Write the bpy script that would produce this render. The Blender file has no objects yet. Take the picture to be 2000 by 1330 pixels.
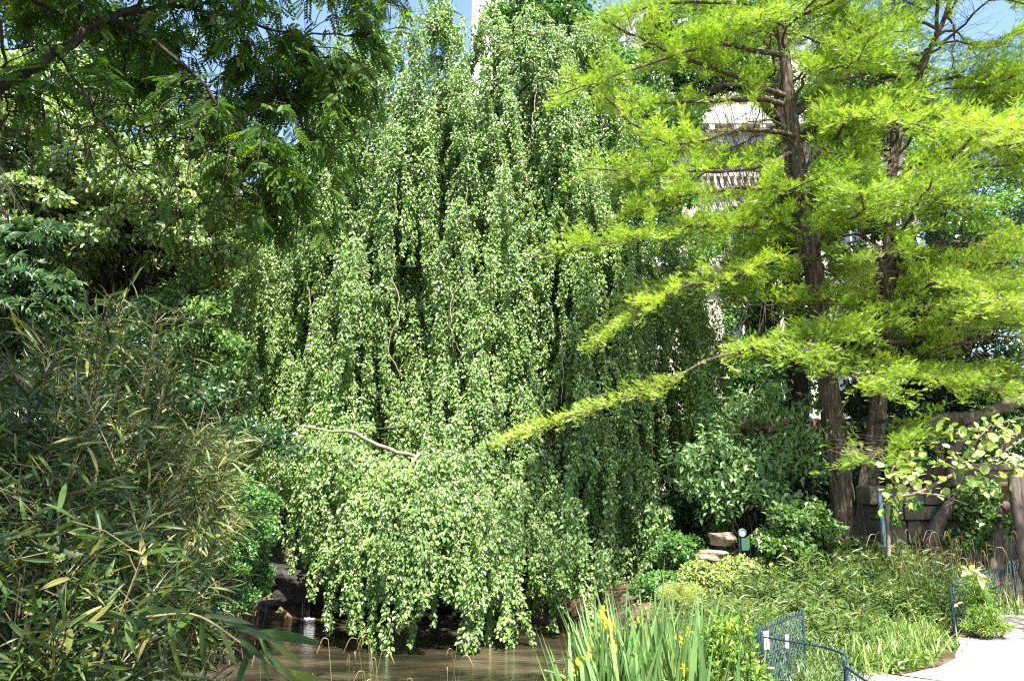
import bpy, bmesh, math, random
import numpy as np
from mathutils import Vector
R = math.radians
sc = bpy.context.scene
COL = sc.collection
rng = np.random.default_rng(7)
rnd = random.Random(11)

# ------------------------------------------------------------------ camera frame
F = 1555.0; CX, CY = 1000.0, 665.0; PITCH = math.atan(285/1555.0); CZ = 1.6
cp, sp = math.cos(PITCH), math.sin(PITCH)
def at(px, py, D):
    """point of the garden seen at photo pixel (px,py), D metres ahead"""
    xc = (px-CX)/F; yc = (CY-py)/F
    t = D/(cp-yc*sp)
    return np.array([t*xc, D, CZ+t*(sp+yc*cp)])
def atv(px, py, D):
    px, py, D = np.broadcast_arrays(np.asarray(px, float), np.asarray(py, float), np.asarray(D, float))
    xc = (px-CX)/F; yc = (CY-py)/F; t = D/(cp-yc*sp)
    return np.stack([t*xc, D, CZ+t*(sp+yc*cp)], -1)
def on_z(px, py, z):
    d = at(px, py, 1.0)-np.array([0, 0, CZ]); t = (z-CZ)/d[2]
    return (float(d[0]*t), float(t))
def proj(P):
    dz = P[..., 2]-CZ
    d = P[..., 1]*cp+dz*sp
    return CX+F*P[..., 0]/d, CY-F*(dz*cp-P[..., 1]*sp)/d

# ------------------------------------------------------------------ materials
def newmat(name):
    m = bpy.data.materials.new(name); m.use_nodes = True
    nt = m.node_tree; nt.nodes.clear()
    return m, nt
def N(nt, t, **kw):
    n = nt.nodes.new(t)
    for k, v in kw.items(): setattr(n, k, v)
    return n
def ramp(nt, stops):
    r = N(nt, 'ShaderNodeValToRGB'); e = r.color_ramp.elements
    while len(e) < len(stops): e.new(0.5)
    for i, (p, c) in enumerate(stops): e[i].position = p; e[i].color = (*c, 1)
    return r
def leafmat(name, stops, trans=0.35, rough=0.42, spec=0.5, tint=(1.5, 1.6, .5), nscale=1.2):
    m, nt = newmat(name); L = nt.links.new
    a = N(nt, 'ShaderNodeAttribute', attribute_name='rnd')
    rp = ramp(nt, stops); L(a.outputs['Fac'], rp.inputs[0])
    tc = N(nt, 'ShaderNodeTexCoord'); ns = N(nt, 'ShaderNodeTexNoise'); ns.inputs['Scale'].default_value = nscale
    L(tc.outputs['Object'], ns.inputs['Vector'])
    mr = N(nt, 'ShaderNodeMapRange'); mr.inputs[1].default_value = .3; mr.inputs[2].default_value = .7
    mr.inputs[3].default_value = .78; mr.inputs[4].default_value = 1.22
    L(ns.outputs['Fac'], mr.inputs[0])
    hv = N(nt, 'ShaderNodeHueSaturation'); L(rp.outputs[0], hv.inputs['Color']); L(mr.outputs[0], hv.inputs['Value'])
    p = N(nt, 'ShaderNodeBsdfPrincipled'); p.inputs['Roughness'].default_value = rough
    p.inputs['Specular IOR Level'].default_value = spec
    L(hv.outputs[0], p.inputs['Base Color'])
    t = N(nt, 'ShaderNodeBsdfTranslucent')
    mx = N(nt, 'ShaderNodeMix', data_type='RGBA', blend_type='MULTIPLY'); mx.inputs[0].default_value = 1
    L(hv.outputs[0], mx.inputs[6]); mx.inputs[7].default_value = (*tint, 1)
    L(mx.outputs[2], t.inputs['Color'])
    s = N(nt, 'ShaderNodeMixShader'); s.inputs[0].default_value = trans
    L(p.outputs[0], s.inputs[1]); L(t.outputs[0], s.inputs[2])
    o = N(nt, 'ShaderNodeOutputMaterial'); L(s.outputs[0], o.inputs[0])
    return m
def roughmat(name, stops, scale=6, stretch=(1, 1, 1), rough=.85, bump=.3, detail=6, bscale=None, coord='Object', spec=.3, dist=.02):
    m, nt = newmat(name); L = nt.links.new
    tc = N(nt, 'ShaderNodeTexCoord'); mp = N(nt, 'ShaderNodeMapping'); mp.inputs['Scale'].default_value = stretch
    L(tc.outputs[coord], mp.inputs[0])
    ns = N(nt, 'ShaderNodeTexNoise'); ns.inputs['Scale'].default_value = scale; ns.inputs['Detail'].default_value = detail
    ns.inputs['Roughness'].default_value = .65
    L(mp.outputs[0], ns.inputs['Vector'])
    rp = ramp(nt, stops); L(ns.outputs['Fac'], rp.inputs[0])
    p = N(nt, 'ShaderNodeBsdfPrincipled'); p.inputs['Roughness'].default_value = rough; p.inputs['Specular IOR Level'].default_value = spec
    L(rp.outputs[0], p.inputs['Base Color'])
    n2 = N(nt, 'ShaderNodeTexNoise'); n2.inputs['Scale'].default_value = bscale or scale*2; n2.inputs['Detail'].default_value = 8
    L(mp.outputs[0], n2.inputs['Vector'])
    b = N(nt, 'ShaderNodeBump'); b.inputs['Strength'].default_value = bump; b.inputs['Distance'].default_value = dist
    L(n2.outputs['Fac'], b.inputs['Height']); L(b.outputs[0], p.inputs['Normal'])
    o = N(nt, 'ShaderNodeOutputMaterial'); L(p.outputs[0], o.inputs[0])
    return m

M = {}
M['beech'] = leafmat('beech_leaf', [(0, (.06, .12, .025)), (.5, (.16, .265, .06)), (.85, (.27, .38, .11)), (.975, (.38, .45, .18)), (1, (.34, .26, .12))], .34, .45, .85, (1.4, 1.5, .5))
M['cypress'] = leafmat('cypress_needles', [(0, (.095, .18, .02)), (.5, (.24, .37, .04)), (.9, (.40, .52, .08)), (1, (.38, .33, .14))], .40, .45, .5, (1.3, 1.3, .5), .9)
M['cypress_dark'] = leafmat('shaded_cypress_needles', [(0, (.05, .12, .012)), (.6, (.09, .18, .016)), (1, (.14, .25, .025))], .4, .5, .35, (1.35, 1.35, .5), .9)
M['robinia'] = leafmat('robinia_leaf', [(0, (.034, .08, .014)), (.8, (.06, .13, .02)), (1, (.13, .21, .035))], .46, .5, .25, (1.9, 1.8, .4))
M['maple'] = leafmat('maple_leaf', [(0, (.08, .13, .03)), (.55, (.17, .25, .06)), (1, (.36, .42, .18))], .32, .38, .8)
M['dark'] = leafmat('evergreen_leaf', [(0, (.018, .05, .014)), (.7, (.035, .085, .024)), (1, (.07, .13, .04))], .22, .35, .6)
M['chestnut'] = leafmat('chestnut_leaf', [(0, (.035, .08, .025)), (.7, (.06, .125, .038)), (1, (.12, .20, .07))], .28, .38, .5, (1.4, 1.4, .6))
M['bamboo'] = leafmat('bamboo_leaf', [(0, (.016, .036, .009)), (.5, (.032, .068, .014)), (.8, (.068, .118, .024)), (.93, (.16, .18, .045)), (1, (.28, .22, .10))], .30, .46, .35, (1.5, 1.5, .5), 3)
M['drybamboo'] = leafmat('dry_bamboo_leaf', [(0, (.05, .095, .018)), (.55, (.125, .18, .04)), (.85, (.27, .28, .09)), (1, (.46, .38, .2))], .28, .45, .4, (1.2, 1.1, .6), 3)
M['dwarf'] = leafmat('dwarf_bamboo_leaf', [(0, (.04, .08, .014)), (.6, (.085, .145, .026)), (.92, (.16, .22, .05)), (1, (.32, .32, .12))], .34, .42, .5, (1.4, 1.45, .5), 2)
M['ivy'] = leafmat('ivy_leaf', [(0, (.05, .11, .025)), (.6, (.11, .20, .045)), (1, (.24, .32, .11))], .3, .34, .6)
M['shrub'] = leafmat('shrub_leaf', [(0, (.05, .13, .03)), (.6, (.10, .22, .05)), (1, (.2, .33, .10))], .33, .34, .6)
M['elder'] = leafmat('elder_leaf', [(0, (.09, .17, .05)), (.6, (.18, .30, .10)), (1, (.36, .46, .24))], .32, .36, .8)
M['lime'] = leafmat('lime_leaf', [(0, (.07, .15, .02)), (.6, (.15, .27, .035)), (.85, (.28, .38, .05)), (1, (.48, .50, .08))], .35, .45, .4, (1.2, 1.2, .5))
M['pale'] = leafmat('pale_round_leaf', [(0, (.13, .22, .04)), (.5, (.30, .38, .10)), (1, (.48, .50, .22))], .35, .42, .5, (1.2, 1.2, .6))
M['cream_leaf'] = leafmat('cream_leaf', [(0, (.55, .52, .18)), (1, (.72, .68, .36))], .3, .5, .4, (1.1, 1.1, .7))
M['copper'] = leafmat('copper_leaf', [(0, (.08, .035, .015)), (.6, (.18, .07, .025)), (1, (.3, .13, .04))], .35, .4, .5, (1.5, 1.1, .6))
M['iris'] = leafmat('iris_blade', [(0, (.09, .18, .055)), (.6, (.16, .29, .09)), (.93, (.26, .37, .12)), (1, (.42, .36, .16))], .25, .4, .5, (1.3, 1.4, .5), 3)
M['grass'] = leafmat('strap_grass', [(0, (.08, .16, .03)), (.6, (.16, .26, .055)), (.9, (.30, .38, .12)), (1, (.45, .38, .18))], .32, .42, .5, (1.3, 1.3, .5), 3)
M['sedge'] = leafmat('dry_sedge', [(0, (.09, .15, .03)), (.5, (.20, .22, .06)), (1, (.34, .25, .11))], .28, .5, .4, (1.2, 1.1, .6), 3)
M['seed'] = leafmat('seed_head', [(0, (.20, .11, .045)), (1, (.45, .33, .18))], .2, .6, .3, (1.1, 1, .7), 3)
M['petal'] = leafmat('yellow_petal', [(0, (.74, .62, .02)), (1, (.82, .76, .07))], .3, .5, .3, (1, 1, .6), 3)
M['moss'] = leafmat('moss_green', [(0, (.14, .2, .03)), (1, (.36, .40, .09))], .25, .6, .3)
M['litter'] = leafmat('leaf_litter', [(0, (.14, .07, .03)), (.6, (.28, .15, .07)), (1, (.45, .30, .18))], .1, .6, .3)
M['bark_red'] = roughmat('redwood_bark', [(.3, (.035, .025, .018)), (.5, (.085, .06, .043)), (.72, (.24, .19, .145))], 5, (5, 5, .55), .9, .9, 7, 9, dist=.035)
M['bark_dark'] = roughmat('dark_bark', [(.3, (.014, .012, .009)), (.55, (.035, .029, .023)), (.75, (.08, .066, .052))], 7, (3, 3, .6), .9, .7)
M['twig_pale'] = roughmat('pale_twig_bark', [(.3, (.11, .085, .06)), (.7, (.27, .22, .17))], 9, (1, 1, 1), .8, .3)
M['twig_brown'] = roughmat('brown_twig_bark', [(.3, (.06, .042, .028)), (.7, (.15, .11, .08))], 9, (1, 1, 1), .8, .3)
M['cane'] = roughmat('bamboo_cane', [(.3, (.07, .08, .025)), (.55, (.15, .125, .055)), (.75, (.32, .25, .14))], 5, (1, 1, 3), .5, .1, spec=.5)
M['stem'] = roughmat('green_stem', [(.3, (.08, .14, .03)), (.7, (.16, .22, .06))], 5)
M['soil'] = roughmat('garden_soil', [(.3, (.035, .024, .015)), (.5, (.075, .05, .03)), (.62, (.13, .085, .05)), (.75, (.07, .09, .03))], 2.4, (1, 1, 1), .95, .8, 9, 18, dist=.05)
M['sand'] = roughmat('pale_gravel_path', [(.3, (.15, .135, .11)), (.5, (.26, .235, .195)), (.72, (.34, .31, .26))], 5, (1, 1, 1), .95, .6, 12, 120, dist=.006)
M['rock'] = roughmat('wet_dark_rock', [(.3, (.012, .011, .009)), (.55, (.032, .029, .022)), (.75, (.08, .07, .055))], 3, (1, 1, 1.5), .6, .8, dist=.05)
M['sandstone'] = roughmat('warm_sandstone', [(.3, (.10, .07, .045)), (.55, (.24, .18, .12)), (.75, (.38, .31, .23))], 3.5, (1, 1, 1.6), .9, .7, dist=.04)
M['masonry'] = roughmat('old_masonry', [(.3, (.06, .05, .034)), (.55, (.14, .11, .075)), (.75, (.26, .21, .155))], 2.5, (1, 1, 1.4), .9, .7, dist=.03)
M['fauxwood'] = roughmat('rustic_cement_wood', [(.3, (.05, .038, .028)), (.55, (.11, .085, .066)), (.75, (.20, .16, .13))], 4, (3, 3, .8), .85, .7)
M['stucco'] = roughmat('cream_limestone', [(.3, (.40, .35, .27)), (.7, (.56, .51, .42))], .6, (1, 1, 1), .9, .15)
M['white_wall'] = roughmat('white_render', [(.3, (.76, .75, .72)), (.7, (.82, .81, .78))], .3, (1, 1, 1), .9, .05)
M['greystone'] = roughmat('grey_limestone', [(.3, (.40, .38, .35)), (.7, (.52, .50, .46))], 1.5, (1, 1, 1), .9, .2)
M['redbrown'] = roughmat('reddish_coping', [(.3, (.17, .085, .055)), (.7, (.30, .17, .12))], 2, (1, 1, 1), .8, .3)
M['zinc'] = roughmat('slate_zinc_roof', [(.3, (.16, .17, .19)), (.7, (.24, .25, .27))], 1, (1, 1, 1), .5, .1, spec=.5)
M['iron'] = roughmat('dark_blue_green_paint', [(.3, (.006, .016, .022)), (.7, (.014, .034, .044))], 12, (1, 1, 1), .35, .2, spec=.6)
M['wire'] = roughmat('galvanised_wire', [(.3, (.03, .055, .062)), (.7, (.10, .15, .165))], 14, (1, 1, 1), .4, .2, spec=.6)
M['polepaint'] = roughmat('blue_grey_paint', [(.3, (.06, .11, .15)), (.7, (.12, .19, .24))], 8, (1, 1, 1), .45, .15, spec=.5)
M['plate'] = roughmat('white_enamel', [(.3, (.66, .66, .64)), (.7, (.80, .80, .78))], 5, (1, 1, 1), .5, .05)
M['signgreen'] = roughmat('green_enamel', [(.3, (.03, .09, .06)), (.7, (.06, .14, .09))], 5, (1, 1, 1), .4, .05)
def glassmat():
    m, nt = newmat('window_glass'); p = N(nt, 'ShaderNodeBsdfPrincipled')
    p.inputs['Base Color'].default_value = (.05, .06, .07, 1); p.inputs['Roughness'].default_value = .08
    p.inputs['Specular IOR Level'].default_value = .8
    o = N(nt, 'ShaderNodeOutputMaterial'); nt.links.new(p.outputs[0], o.inputs[0]); return m
M['glass'] = glassmat()
def watermat():
    m, nt = newmat('pond_water'); L = nt.links.new
    tc = N(nt, 'ShaderNodeTexCoord'); mp = N(nt, 'ShaderNodeMapping'); mp.inputs['Scale'].default_value = (1, 2.2, 1)
    L(tc.outputs['Object'], mp.inputs[0])
    n0 = N(nt, 'ShaderNodeTexNoise'); n0.inputs['Scale'].default_value = .9; n0.inputs['Detail'].default_value = 5
    L(mp.outputs[0], n0.inputs['Vector'])
    rp = ramp(nt, [(.3, (.008, .008, .005)), (.5, (.026, .022, .013)), (.68, (.075, .06, .036))]); L(n0.outputs['Fac'], rp.inputs[0])
    p = N(nt, 'ShaderNodeBsdfPrincipled'); p.inputs['Roughness'].default_value = .04; p.inputs['IOR'].default_value = 1.33
    p.inputs['Specular IOR Level'].default_value = .5
    L(rp.outputs[0], p.inputs['Base Color'])
    n1 = N(nt, 'ShaderNodeTexNoise'); n1.inputs['Scale'].default_value = 7; n1.inputs['Detail'].default_value = 3
    n2 = N(nt, 'ShaderNodeTexNoise'); n2.inputs['Scale'].default_value = 26; n2.inputs['Detail'].default_value = 2
    L(mp.outputs[0], n1.inputs['Vector']); L(mp.outputs[0], n2.inputs['Vector'])
    ad = N(nt, 'ShaderNodeMath', operation='MULTIPLY_ADD'); ad.inputs[1].default_value = .25
    L(n2.outputs['Fac'], ad.inputs[0]); L(n1.outputs['Fac'], ad.inputs[2])
    b = N(nt, 'ShaderNodeBump'); b.inputs['Strength'].default_value = .7; b.inputs['Distance'].default_value = .04
    L(ad.outputs[0], b.inputs['Height']); L(b.outputs[0], p.inputs['Normal'])
    o = N(nt, 'ShaderNodeOutputMaterial'); L(p.outputs[0], o.inputs[0]); return m
M['water'] = watermat()
def foammat():
    m, nt = newmat('falling_water'); L = nt.links.new
    g = N(nt, 'ShaderNodeBsdfPrincipled'); g.inputs['Base Color'].default_value = (.09, .10, .11, 1); g.inputs['Roughness'].default_value = .75; g.inputs['Specular IOR Level'].default_value = .1
    t = N(nt, 'ShaderNodeBsdfTransparent')
    tc = N(nt, 'ShaderNodeTexCoord'); mp = N(nt, 'ShaderNodeMapping'); mp.inputs['Scale'].default_value = (60, 60, 2.5)
    L(tc.outputs['Object'], mp.inputs[0]); n = N(nt, 'ShaderNodeTexNoise'); n.inputs['Scale'].default_value = 1
    L(mp.outputs[0], n.inputs['Vector'])
    mr = N(nt, 'ShaderNodeMapRange'); mr.inputs[1].default_value = .42; mr.inputs[2].default_value = .7
    L(n.outputs['Fac'], mr.inputs[0])
    s = N(nt, 'ShaderNodeMixShader'); L(mr.outputs[0], s.inputs[0]); L(t.outputs[0], s.inputs[1]); L(g.outputs[0], s.inputs[2])
    o = N(nt, 'ShaderNodeOutputMaterial'); L(s.outputs[0], o.inputs[0]); return m
M['foam'] = foammat()
M['splash'] = roughmat('splash_foam', [(.3, (.25, .27, .28)), (.7, (.5, .53, .55))], 20, (1, 1, 1), .7, .1, spec=.1)

# ------------------------------------------------------------------ mesh builder
class MB:
    def __init__(s): s.V = []; s.LI = []; s.LT = []; s.A = []; s.n = 0
    def add(s, V, LI, LT, A=None):
        V = np.asarray(V, np.float32).reshape(-1, 3); LI = np.asarray(LI, np.int32).ravel(); LT = np.asarray(LT, np.int32).ravel()
        s.V.append(V); s.LI.append(LI+s.n); s.LT.append(LT); s.n += len(V)
        s.A.append(np.full(len(LT), .5, np.float32) if A is None else np.asarray(A, np.float32).ravel())
    def box(s, c, d, rz=0, A=None):
        x, y, z = d[0]/2, d[1]/2, d[2]/2
        V = np.array([[i*x, j*y, k*z] for k in (-1, 1) for j in (-1, 1) for i in (-1, 1)], float)
        ca, sa = math.cos(rz), math.sin(rz)
        V = np.stack([V[:, 0]*ca-V[:, 1]*sa, V[:, 0]*sa+V[:, 1]*ca, V[:, 2]], -1)+np.array(c)
        s.add(V, [0, 2, 3, 1, 4, 5, 7, 6, 0, 1, 5, 4, 2, 6, 7, 3, 0, 4, 6, 2, 1, 3, 7, 5], [4]*6)
    def tubes(s, P, Rd, k=5, cap=True):
        """P (M,n,3) polylines, Rd (M,n) radii"""
        P = np.asarray(P, float); Rd = np.asarray(Rd, float)
        if P.ndim == 2: P = P[None]; Rd = Rd[None]
        m, n = P.shape[:2]
        T = np.gradient(P, axis=1); T /= np.linalg.norm(T, axis=2, keepdims=True)+1e-9
        ref = np.where(np.abs(T[..., 2:3]) > .9, np.array([1., 0, 0]), np.array([0, 0, 1.]))
        mean = np.abs(T[..., 2]).mean(1) > .75
        ref = np.where(mean[:, None, None], np.array([1., 0.05, 0]), np.array([0.05, 0, 1.]))
        ref = np.broadcast_to(ref, T.shape)
        U = np.cross(T, ref); U /= np.linalg.norm(U, axis=2, keepdims=True)+1e-9
        W = np.cross(T, U)
        a = np.arange(k)*2*np.pi/k
        V = P[:, :, None]+Rd[:, :, None, None]*(U[:, :, None]*np.cos(a)[None, None, :, None]+W[:, :, None]*np.sin(a)[None, None, :, None])
        i = np.arange(n-1)[:, None]*k; j = np.arange(k)[None]; j2 = (j+1) % k
        q = np.stack([i+j, i+j2, i+k+j2, i+k+j], -1).reshape(-1, 4)
        LI = (q[None]+(np.arange(m)*n*k)[:, None, None]).reshape(-1)
        s.add(V.reshape(-1, 3), LI, np.full(m*len(q), 4), np.repeat(rng.random(m), len(q)))
    def build(s, name, mat, parent=None, smooth=False):
        V = np.concatenate(s.V); LI = np.concatenate(s.LI); LT = np.concatenate(s.LT); A = np.concatenate(s.A)
        if parent is not None: V = V-np.array(parent.location, np.float32)
        me = bpy.data.meshes.new(name)
        me.vertices.add(len(V)); me.vertices.foreach_set('co', V.astype(np.float32).ravel())
        me.loops.add(len(LI)); me.loops.foreach_set('vertex_index', LI)
        me.polygons.add(len(LT)); st = np.zeros(len(LT), np.int32); st[1:] = np.cumsum(LT)[:-1]
        me.polygons.foreach_set('loop_start', st)
        me.update(calc_edges=True)
        at_ = me.attributes.new('rnd', 'FLOAT', 'FACE'); at_.data.foreach_set('value', A.astype(np.float32))
        me.polygons.foreach_set('use_smooth', np.full(len(LT), smooth))
        me.materials.append(mat if not isinstance(mat, str) else M[mat])
        o = bpy.data.objects.new(name, me); COL.objects.link(o)
        if parent is not None: o.parent = parent
        return o
def thing(name, label, cat, loc, group=None):
    o = bpy.data.objects.new(name, None); COL.objects.link(o); o.location = tuple(float(v) for v in loc)
    o.empty_display_size = .1
    o['label'] = label; o['category'] = cat
    if group: o['group'] = group
    bpy.context.view_layer.update()
    return o
def tag(o, label, cat, group=None, kind=None):
    if label: o['label'] = label
    if cat: o['category'] = cat
    if group: o['group'] = group
    if kind: o['kind'] = kind
    return o

# templates: verts (x across, y along, z normal), loops, totals
def T_oval(w=.62, fold=.10, droop=.08):
    V = [(0, 0, 0), (-.38*w, .22, fold*.7), (-.5*w, .55, fold), (0, 1, -droop), (.5*w, .55, fold), (.38*w, .22, fold*.7)]
    return np.array(V), [0, 3, 2, 1, 0, 5, 4, 3], [4, 4]
def T_round():
    a = [-.5*math.pi+2*math.pi*i/8 for i in range(8)]
    V = [(.48*math.cos(t), .5+.5*math.sin(t), .06*abs(math.cos(t))) for t in a]
    V[4] = (0, 1.05, -.08)
    return np.array(V), [0, 1, 2, 3, 4, 0, 4, 5, 6, 7], [5, 5]
def T_lance(w=.11, droop=.22, seg=4):
    V = []; LI = []; LT = []
    for i in range(seg+1):
        t = i/seg; ww = w*(math.sin(math.pi*min(1, (t*.85+.12)))**.8) if i < seg else 0
        z = -droop*t*t
        V += [(-ww/2, t*(1-.1*t), z+.15*ww), (0, t*(1-.1*t), z), (ww/2, t*(1-.1*t), z+.15*ww)]
    for i in range(seg):
        a = i*3; LI += [a, a+1, a+4, a+3, a+1, a+2, a+5, a+4]; LT += [4, 4]
    return np.array(V), LI, LT
def T_pinnate(pairs=7, w=.10, l=.22):
    V = []; LI = []; LT = []
    def leaf(b, d, L_, W_):
        n = len(V); px_, py_ = -d[1], d[0]
        V.extend([(b[0], b[1], 0), (b[0]+d[0]*L_*.5+px_*W_/2, b[1]+d[1]*L_*.5+py_*W_/2, .02), (b[0]+d[0]*L_, b[1]+d[1]*L_, -.03), (b[0]+d[0]*L_*.5-px_*W_/2, b[1]+d[1]*L_*.5-py_*W_/2, .02)])
        LI.extend([n, n+1, n+2, n+3]); LT.append(4)
    for i in range(pairs):
        y = .15+.72*i/pairs
        for s_ in (-1, 1):
            leaf((0, y), (s_*.86, .5), l, w)
    leaf((0, .85), (0, 1), l, w)
    n = len(V); V.extend([(-.008, 0, 0), (.008, 0, 0), (.005, .9, 0), (-.005, .9, 0)]); LI.extend([n, n+1, n+2, n+3]); LT.append(4)
    V = np.array(V); V[:, 2] -= .18*V[:, 1]**2
    return V, LI, LT
def T_spray(pairs=7):
    V = []; LI = []; LT = []
    for i in range(pairs):
        y = .05+.9*i/pairs; l = .34*(1-.55*abs(2*i/pairs-.7))
        for s_ in (-1, 1):
            n = len(V)
            V.extend([(0, y, 0), (0, y+.085, 0), (s_*l*.8, y+.10+l*.55, .05)]); LI.extend([n, n+1, n+2]); LT.append(3)
    return np.array(V), LI, LT
def T_palm():
    V = []; LI = []; LT = []
    for k, a in enumerate([-1.9, -1.25, -.6, 0, .6, 1.25, 1.9]):
        L_ = 1-.13*abs(k-3); d = (math.sin(a), math.cos(a)); p_ = (d[1], -d[0]); n = len(V)
        V.extend([(0, 0, 0), (d[0]*L_*.6+p_[0]*.13, d[1]*L_*.6+p_[1]*.13, -.02), (d[0]*L_, d[1]*L_, -.22), (d[0]*L_*.6-p_[0]*.13, d[1]*L_*.6-p_[1]*.13, -.02)])
        LI.extend([n, n+1, n+2, n+3]); LT.append(4)
    return np.array(V), LI, LT
OVAL, ROUND, LANCE, PIN, SPRAY, PALM = T_oval(), T_round(), T_lance(), T_pinnate(), T_spray(), T_palm()
OVAL_N = T_oval(.42, .06, .15); SLIM = T_lance(.16, .12, 2); THIN = T_lance(.09, .30, 3)

def unit(v): return v/(np.linalg.norm(v, axis=-1, keepdims=True)+1e-9)
def scatter(mb, T, P, D, Nn, S, A=None):
    V, LI, LT = T; V = np.asarray(V); LI = np.asarray(LI); LT = np.asarray(LT)
    P = np.asarray(P, float); n = len(P)
    if n == 0: return
    D = unit(np.broadcast_to(D, P.shape)); Nn = Nn-D*(Nn*D).sum(-1, keepdims=True); Nn = unit(Nn); X = np.cross(D, Nn)
    S = np.broadcast_to(np.asarray(S, float), (n,))
    W = P[:, None]+S[:, None, None]*(V[None, :, 0:1]*X[:, None]+V[None, :, 1:2]*D[:, None]+V[None, :, 2:3]*Nn[:, None])
    if A is None: A = rng.random(n)
    mb.add(W.reshape(-1, 3), (LI[None]+(np.arange(n)*len(V))[:, None]).ravel(), np.tile(LT, n), np.repeat(A, len(LT)))
def rv(n): return unit(rng.normal(size=(n, 3)))
def spline(pts, n):
    """Catmull-Rom through pts (k,d) sampled n times"""
    p = np.asarray(pts, float); k = len(p)
    q = np.vstack([2*p[0]-p[1], p, 2*p[-1]-p[-2]])
    u = np.linspace(0, k-1, n); i = np.minimum(u.astype(int), k-2); t = (u-i)[:, None]
    a, b, c, d = q[i], q[i+1], q[i+2], q[i+3]
    return .5*(2*b+(c-a)*t+(2*a-5*b+4*c-d)*t*t+(3*b-a-3*c+d)*t**3)
def pxpath(pts, n=16):
    """[(px,py,D,width_px)] -> points, radii"""
    P = [at(p[0], p[1], p[2]) for p in pts]; r = [[p[3]*p[2]/F/2] for p in pts]
    q = spline(np.hstack([np.array(P), np.array(r)]), n)
    return q[:, :3], np.maximum(q[:, 3], .002)

# ------------------------------------------------------------------ terrain
PC = (-2.4, 9.9); PR = (4.3, 4.9)
def sstep(a, b, x):
    t = np.clip((x-a)/(b-a), 0, 1); return t*t*(3-2*t)
PATH_L = np.array([(-1.6, -6), (-1.6, 2.4), (.6, 3.3), (2.1, 4.3), *[on_z(a_, b_, 0) for a_, b_ in ((1662, 1326), (1760, 1316), (1830, 1302), (1868, 1280), (1872, 1252), (1886, 1225), (1950, 1196), (2010, 1180))], (11, 13), (17, 14.5)], float)
def ground_h(x, y):
    x = np.asarray(x, float); y = np.asarray(y, float)
    d = np.sqrt(((x-PC[0])/PR[0])**2+((y-PC[1])/PR[1])**2)
    wob = .05*np.sin(3*np.arctan2(y-PC[1], x-PC[0])+1)+.03*np.sin(7*np.arctan2(y-PC[1], x-PC[0]))
    z = -1.15+1.1*sstep(.88, 1.1, d+wob)
    xb = np.interp(y, PATH_L[:, 1], PATH_L[:, 0])
    away = sstep(.3, 3.5, xb-x)*sstep(7.5, 13, y)
    z = z+away*(.42*sstep(1.05, 1.6, d))
    z = z+.9*sstep(15, 24, y)
    z = z+.02*np.sin(1.7*x+.5)*np.cos(1.3*y)*sstep(.2, 1, xb-x)
    return np.where(xb-x < 0.15, np.minimum(z, -.02), z)
def make_ground():
    xs = np.concatenate([np.linspace(-400, -14, 14), np.arange(-13, 16, .22), np.linspace(17, 400, 14)])
    ys = np.concatenate([np.linspace(-60, -7, 6), np.arange(-6, 26, .22), np.linspace(28, 800, 16)])
    X, Y = np.meshgrid(xs, ys); Z = ground_h(X, Y)
    V = np.stack([X, Y, Z], -1).reshape(-1, 3); nx = len(xs); ny = len(ys)
    i = np.arange(ny-1)[:, None]*nx; j = np.arange(nx-1)[None]
    q = np.stack([i+j, i+j+1, i+nx+j+1, i+nx+j], -1).reshape(-1, 4)
    mb = MB(); mb.add(V, q, np.full(len(q), 4)); o = mb.build('ground', 'soil', smooth=True); o['kind'] = 'structure'
make_ground()
mb = MB(); L_ = spline(PATH_L, 60)
Rt = np.stack([np.interp(np.linspace(0, 1, 60), [0, .3, .6, 1], [7, 8.5, 12, 20]), np.interp(np.linspace(0, 1, 60), [0, .3, .6, 1], [-6, 1, 7, 11])], -1)
k = 12; W = L_[:, None]*(1-np.linspace(0, 1, k))[None, :, None]+Rt[:, None]*np.linspace(0, 1, k)[None, :, None]
W[:, 0] += .05*np.sin(np.arange(60)*1.3)[:, None]
V = np.concatenate([W, np.zeros((60, k, 1))], -1).reshape(-1, 3)
i = np.arange(59)[:, None]*k; j = np.arange(k-1)[None]
q = np.stack([i+j, i+j+1, i+k+j+1, i+k+j], -1).reshape(-1, 4)[:, ::-1]
mb.add(V, q, np.full(len(q), 4)); mb.build('path', 'sand', smooth=True)['kind'] = 'structure'
# water
mb = MB(); a = np.linspace(0, 2*np.pi, 49)[:-1]
V = np.stack([PC[0]+PR[0]*1.12*np.cos(a), PC[1]+PR[1]*1.12*np.sin(a), np.full(48, -.6)], -1)
mb.add(V, np.arange(48), [48]); mb.build('water', 'water')['kind'] = 'structure'

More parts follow.
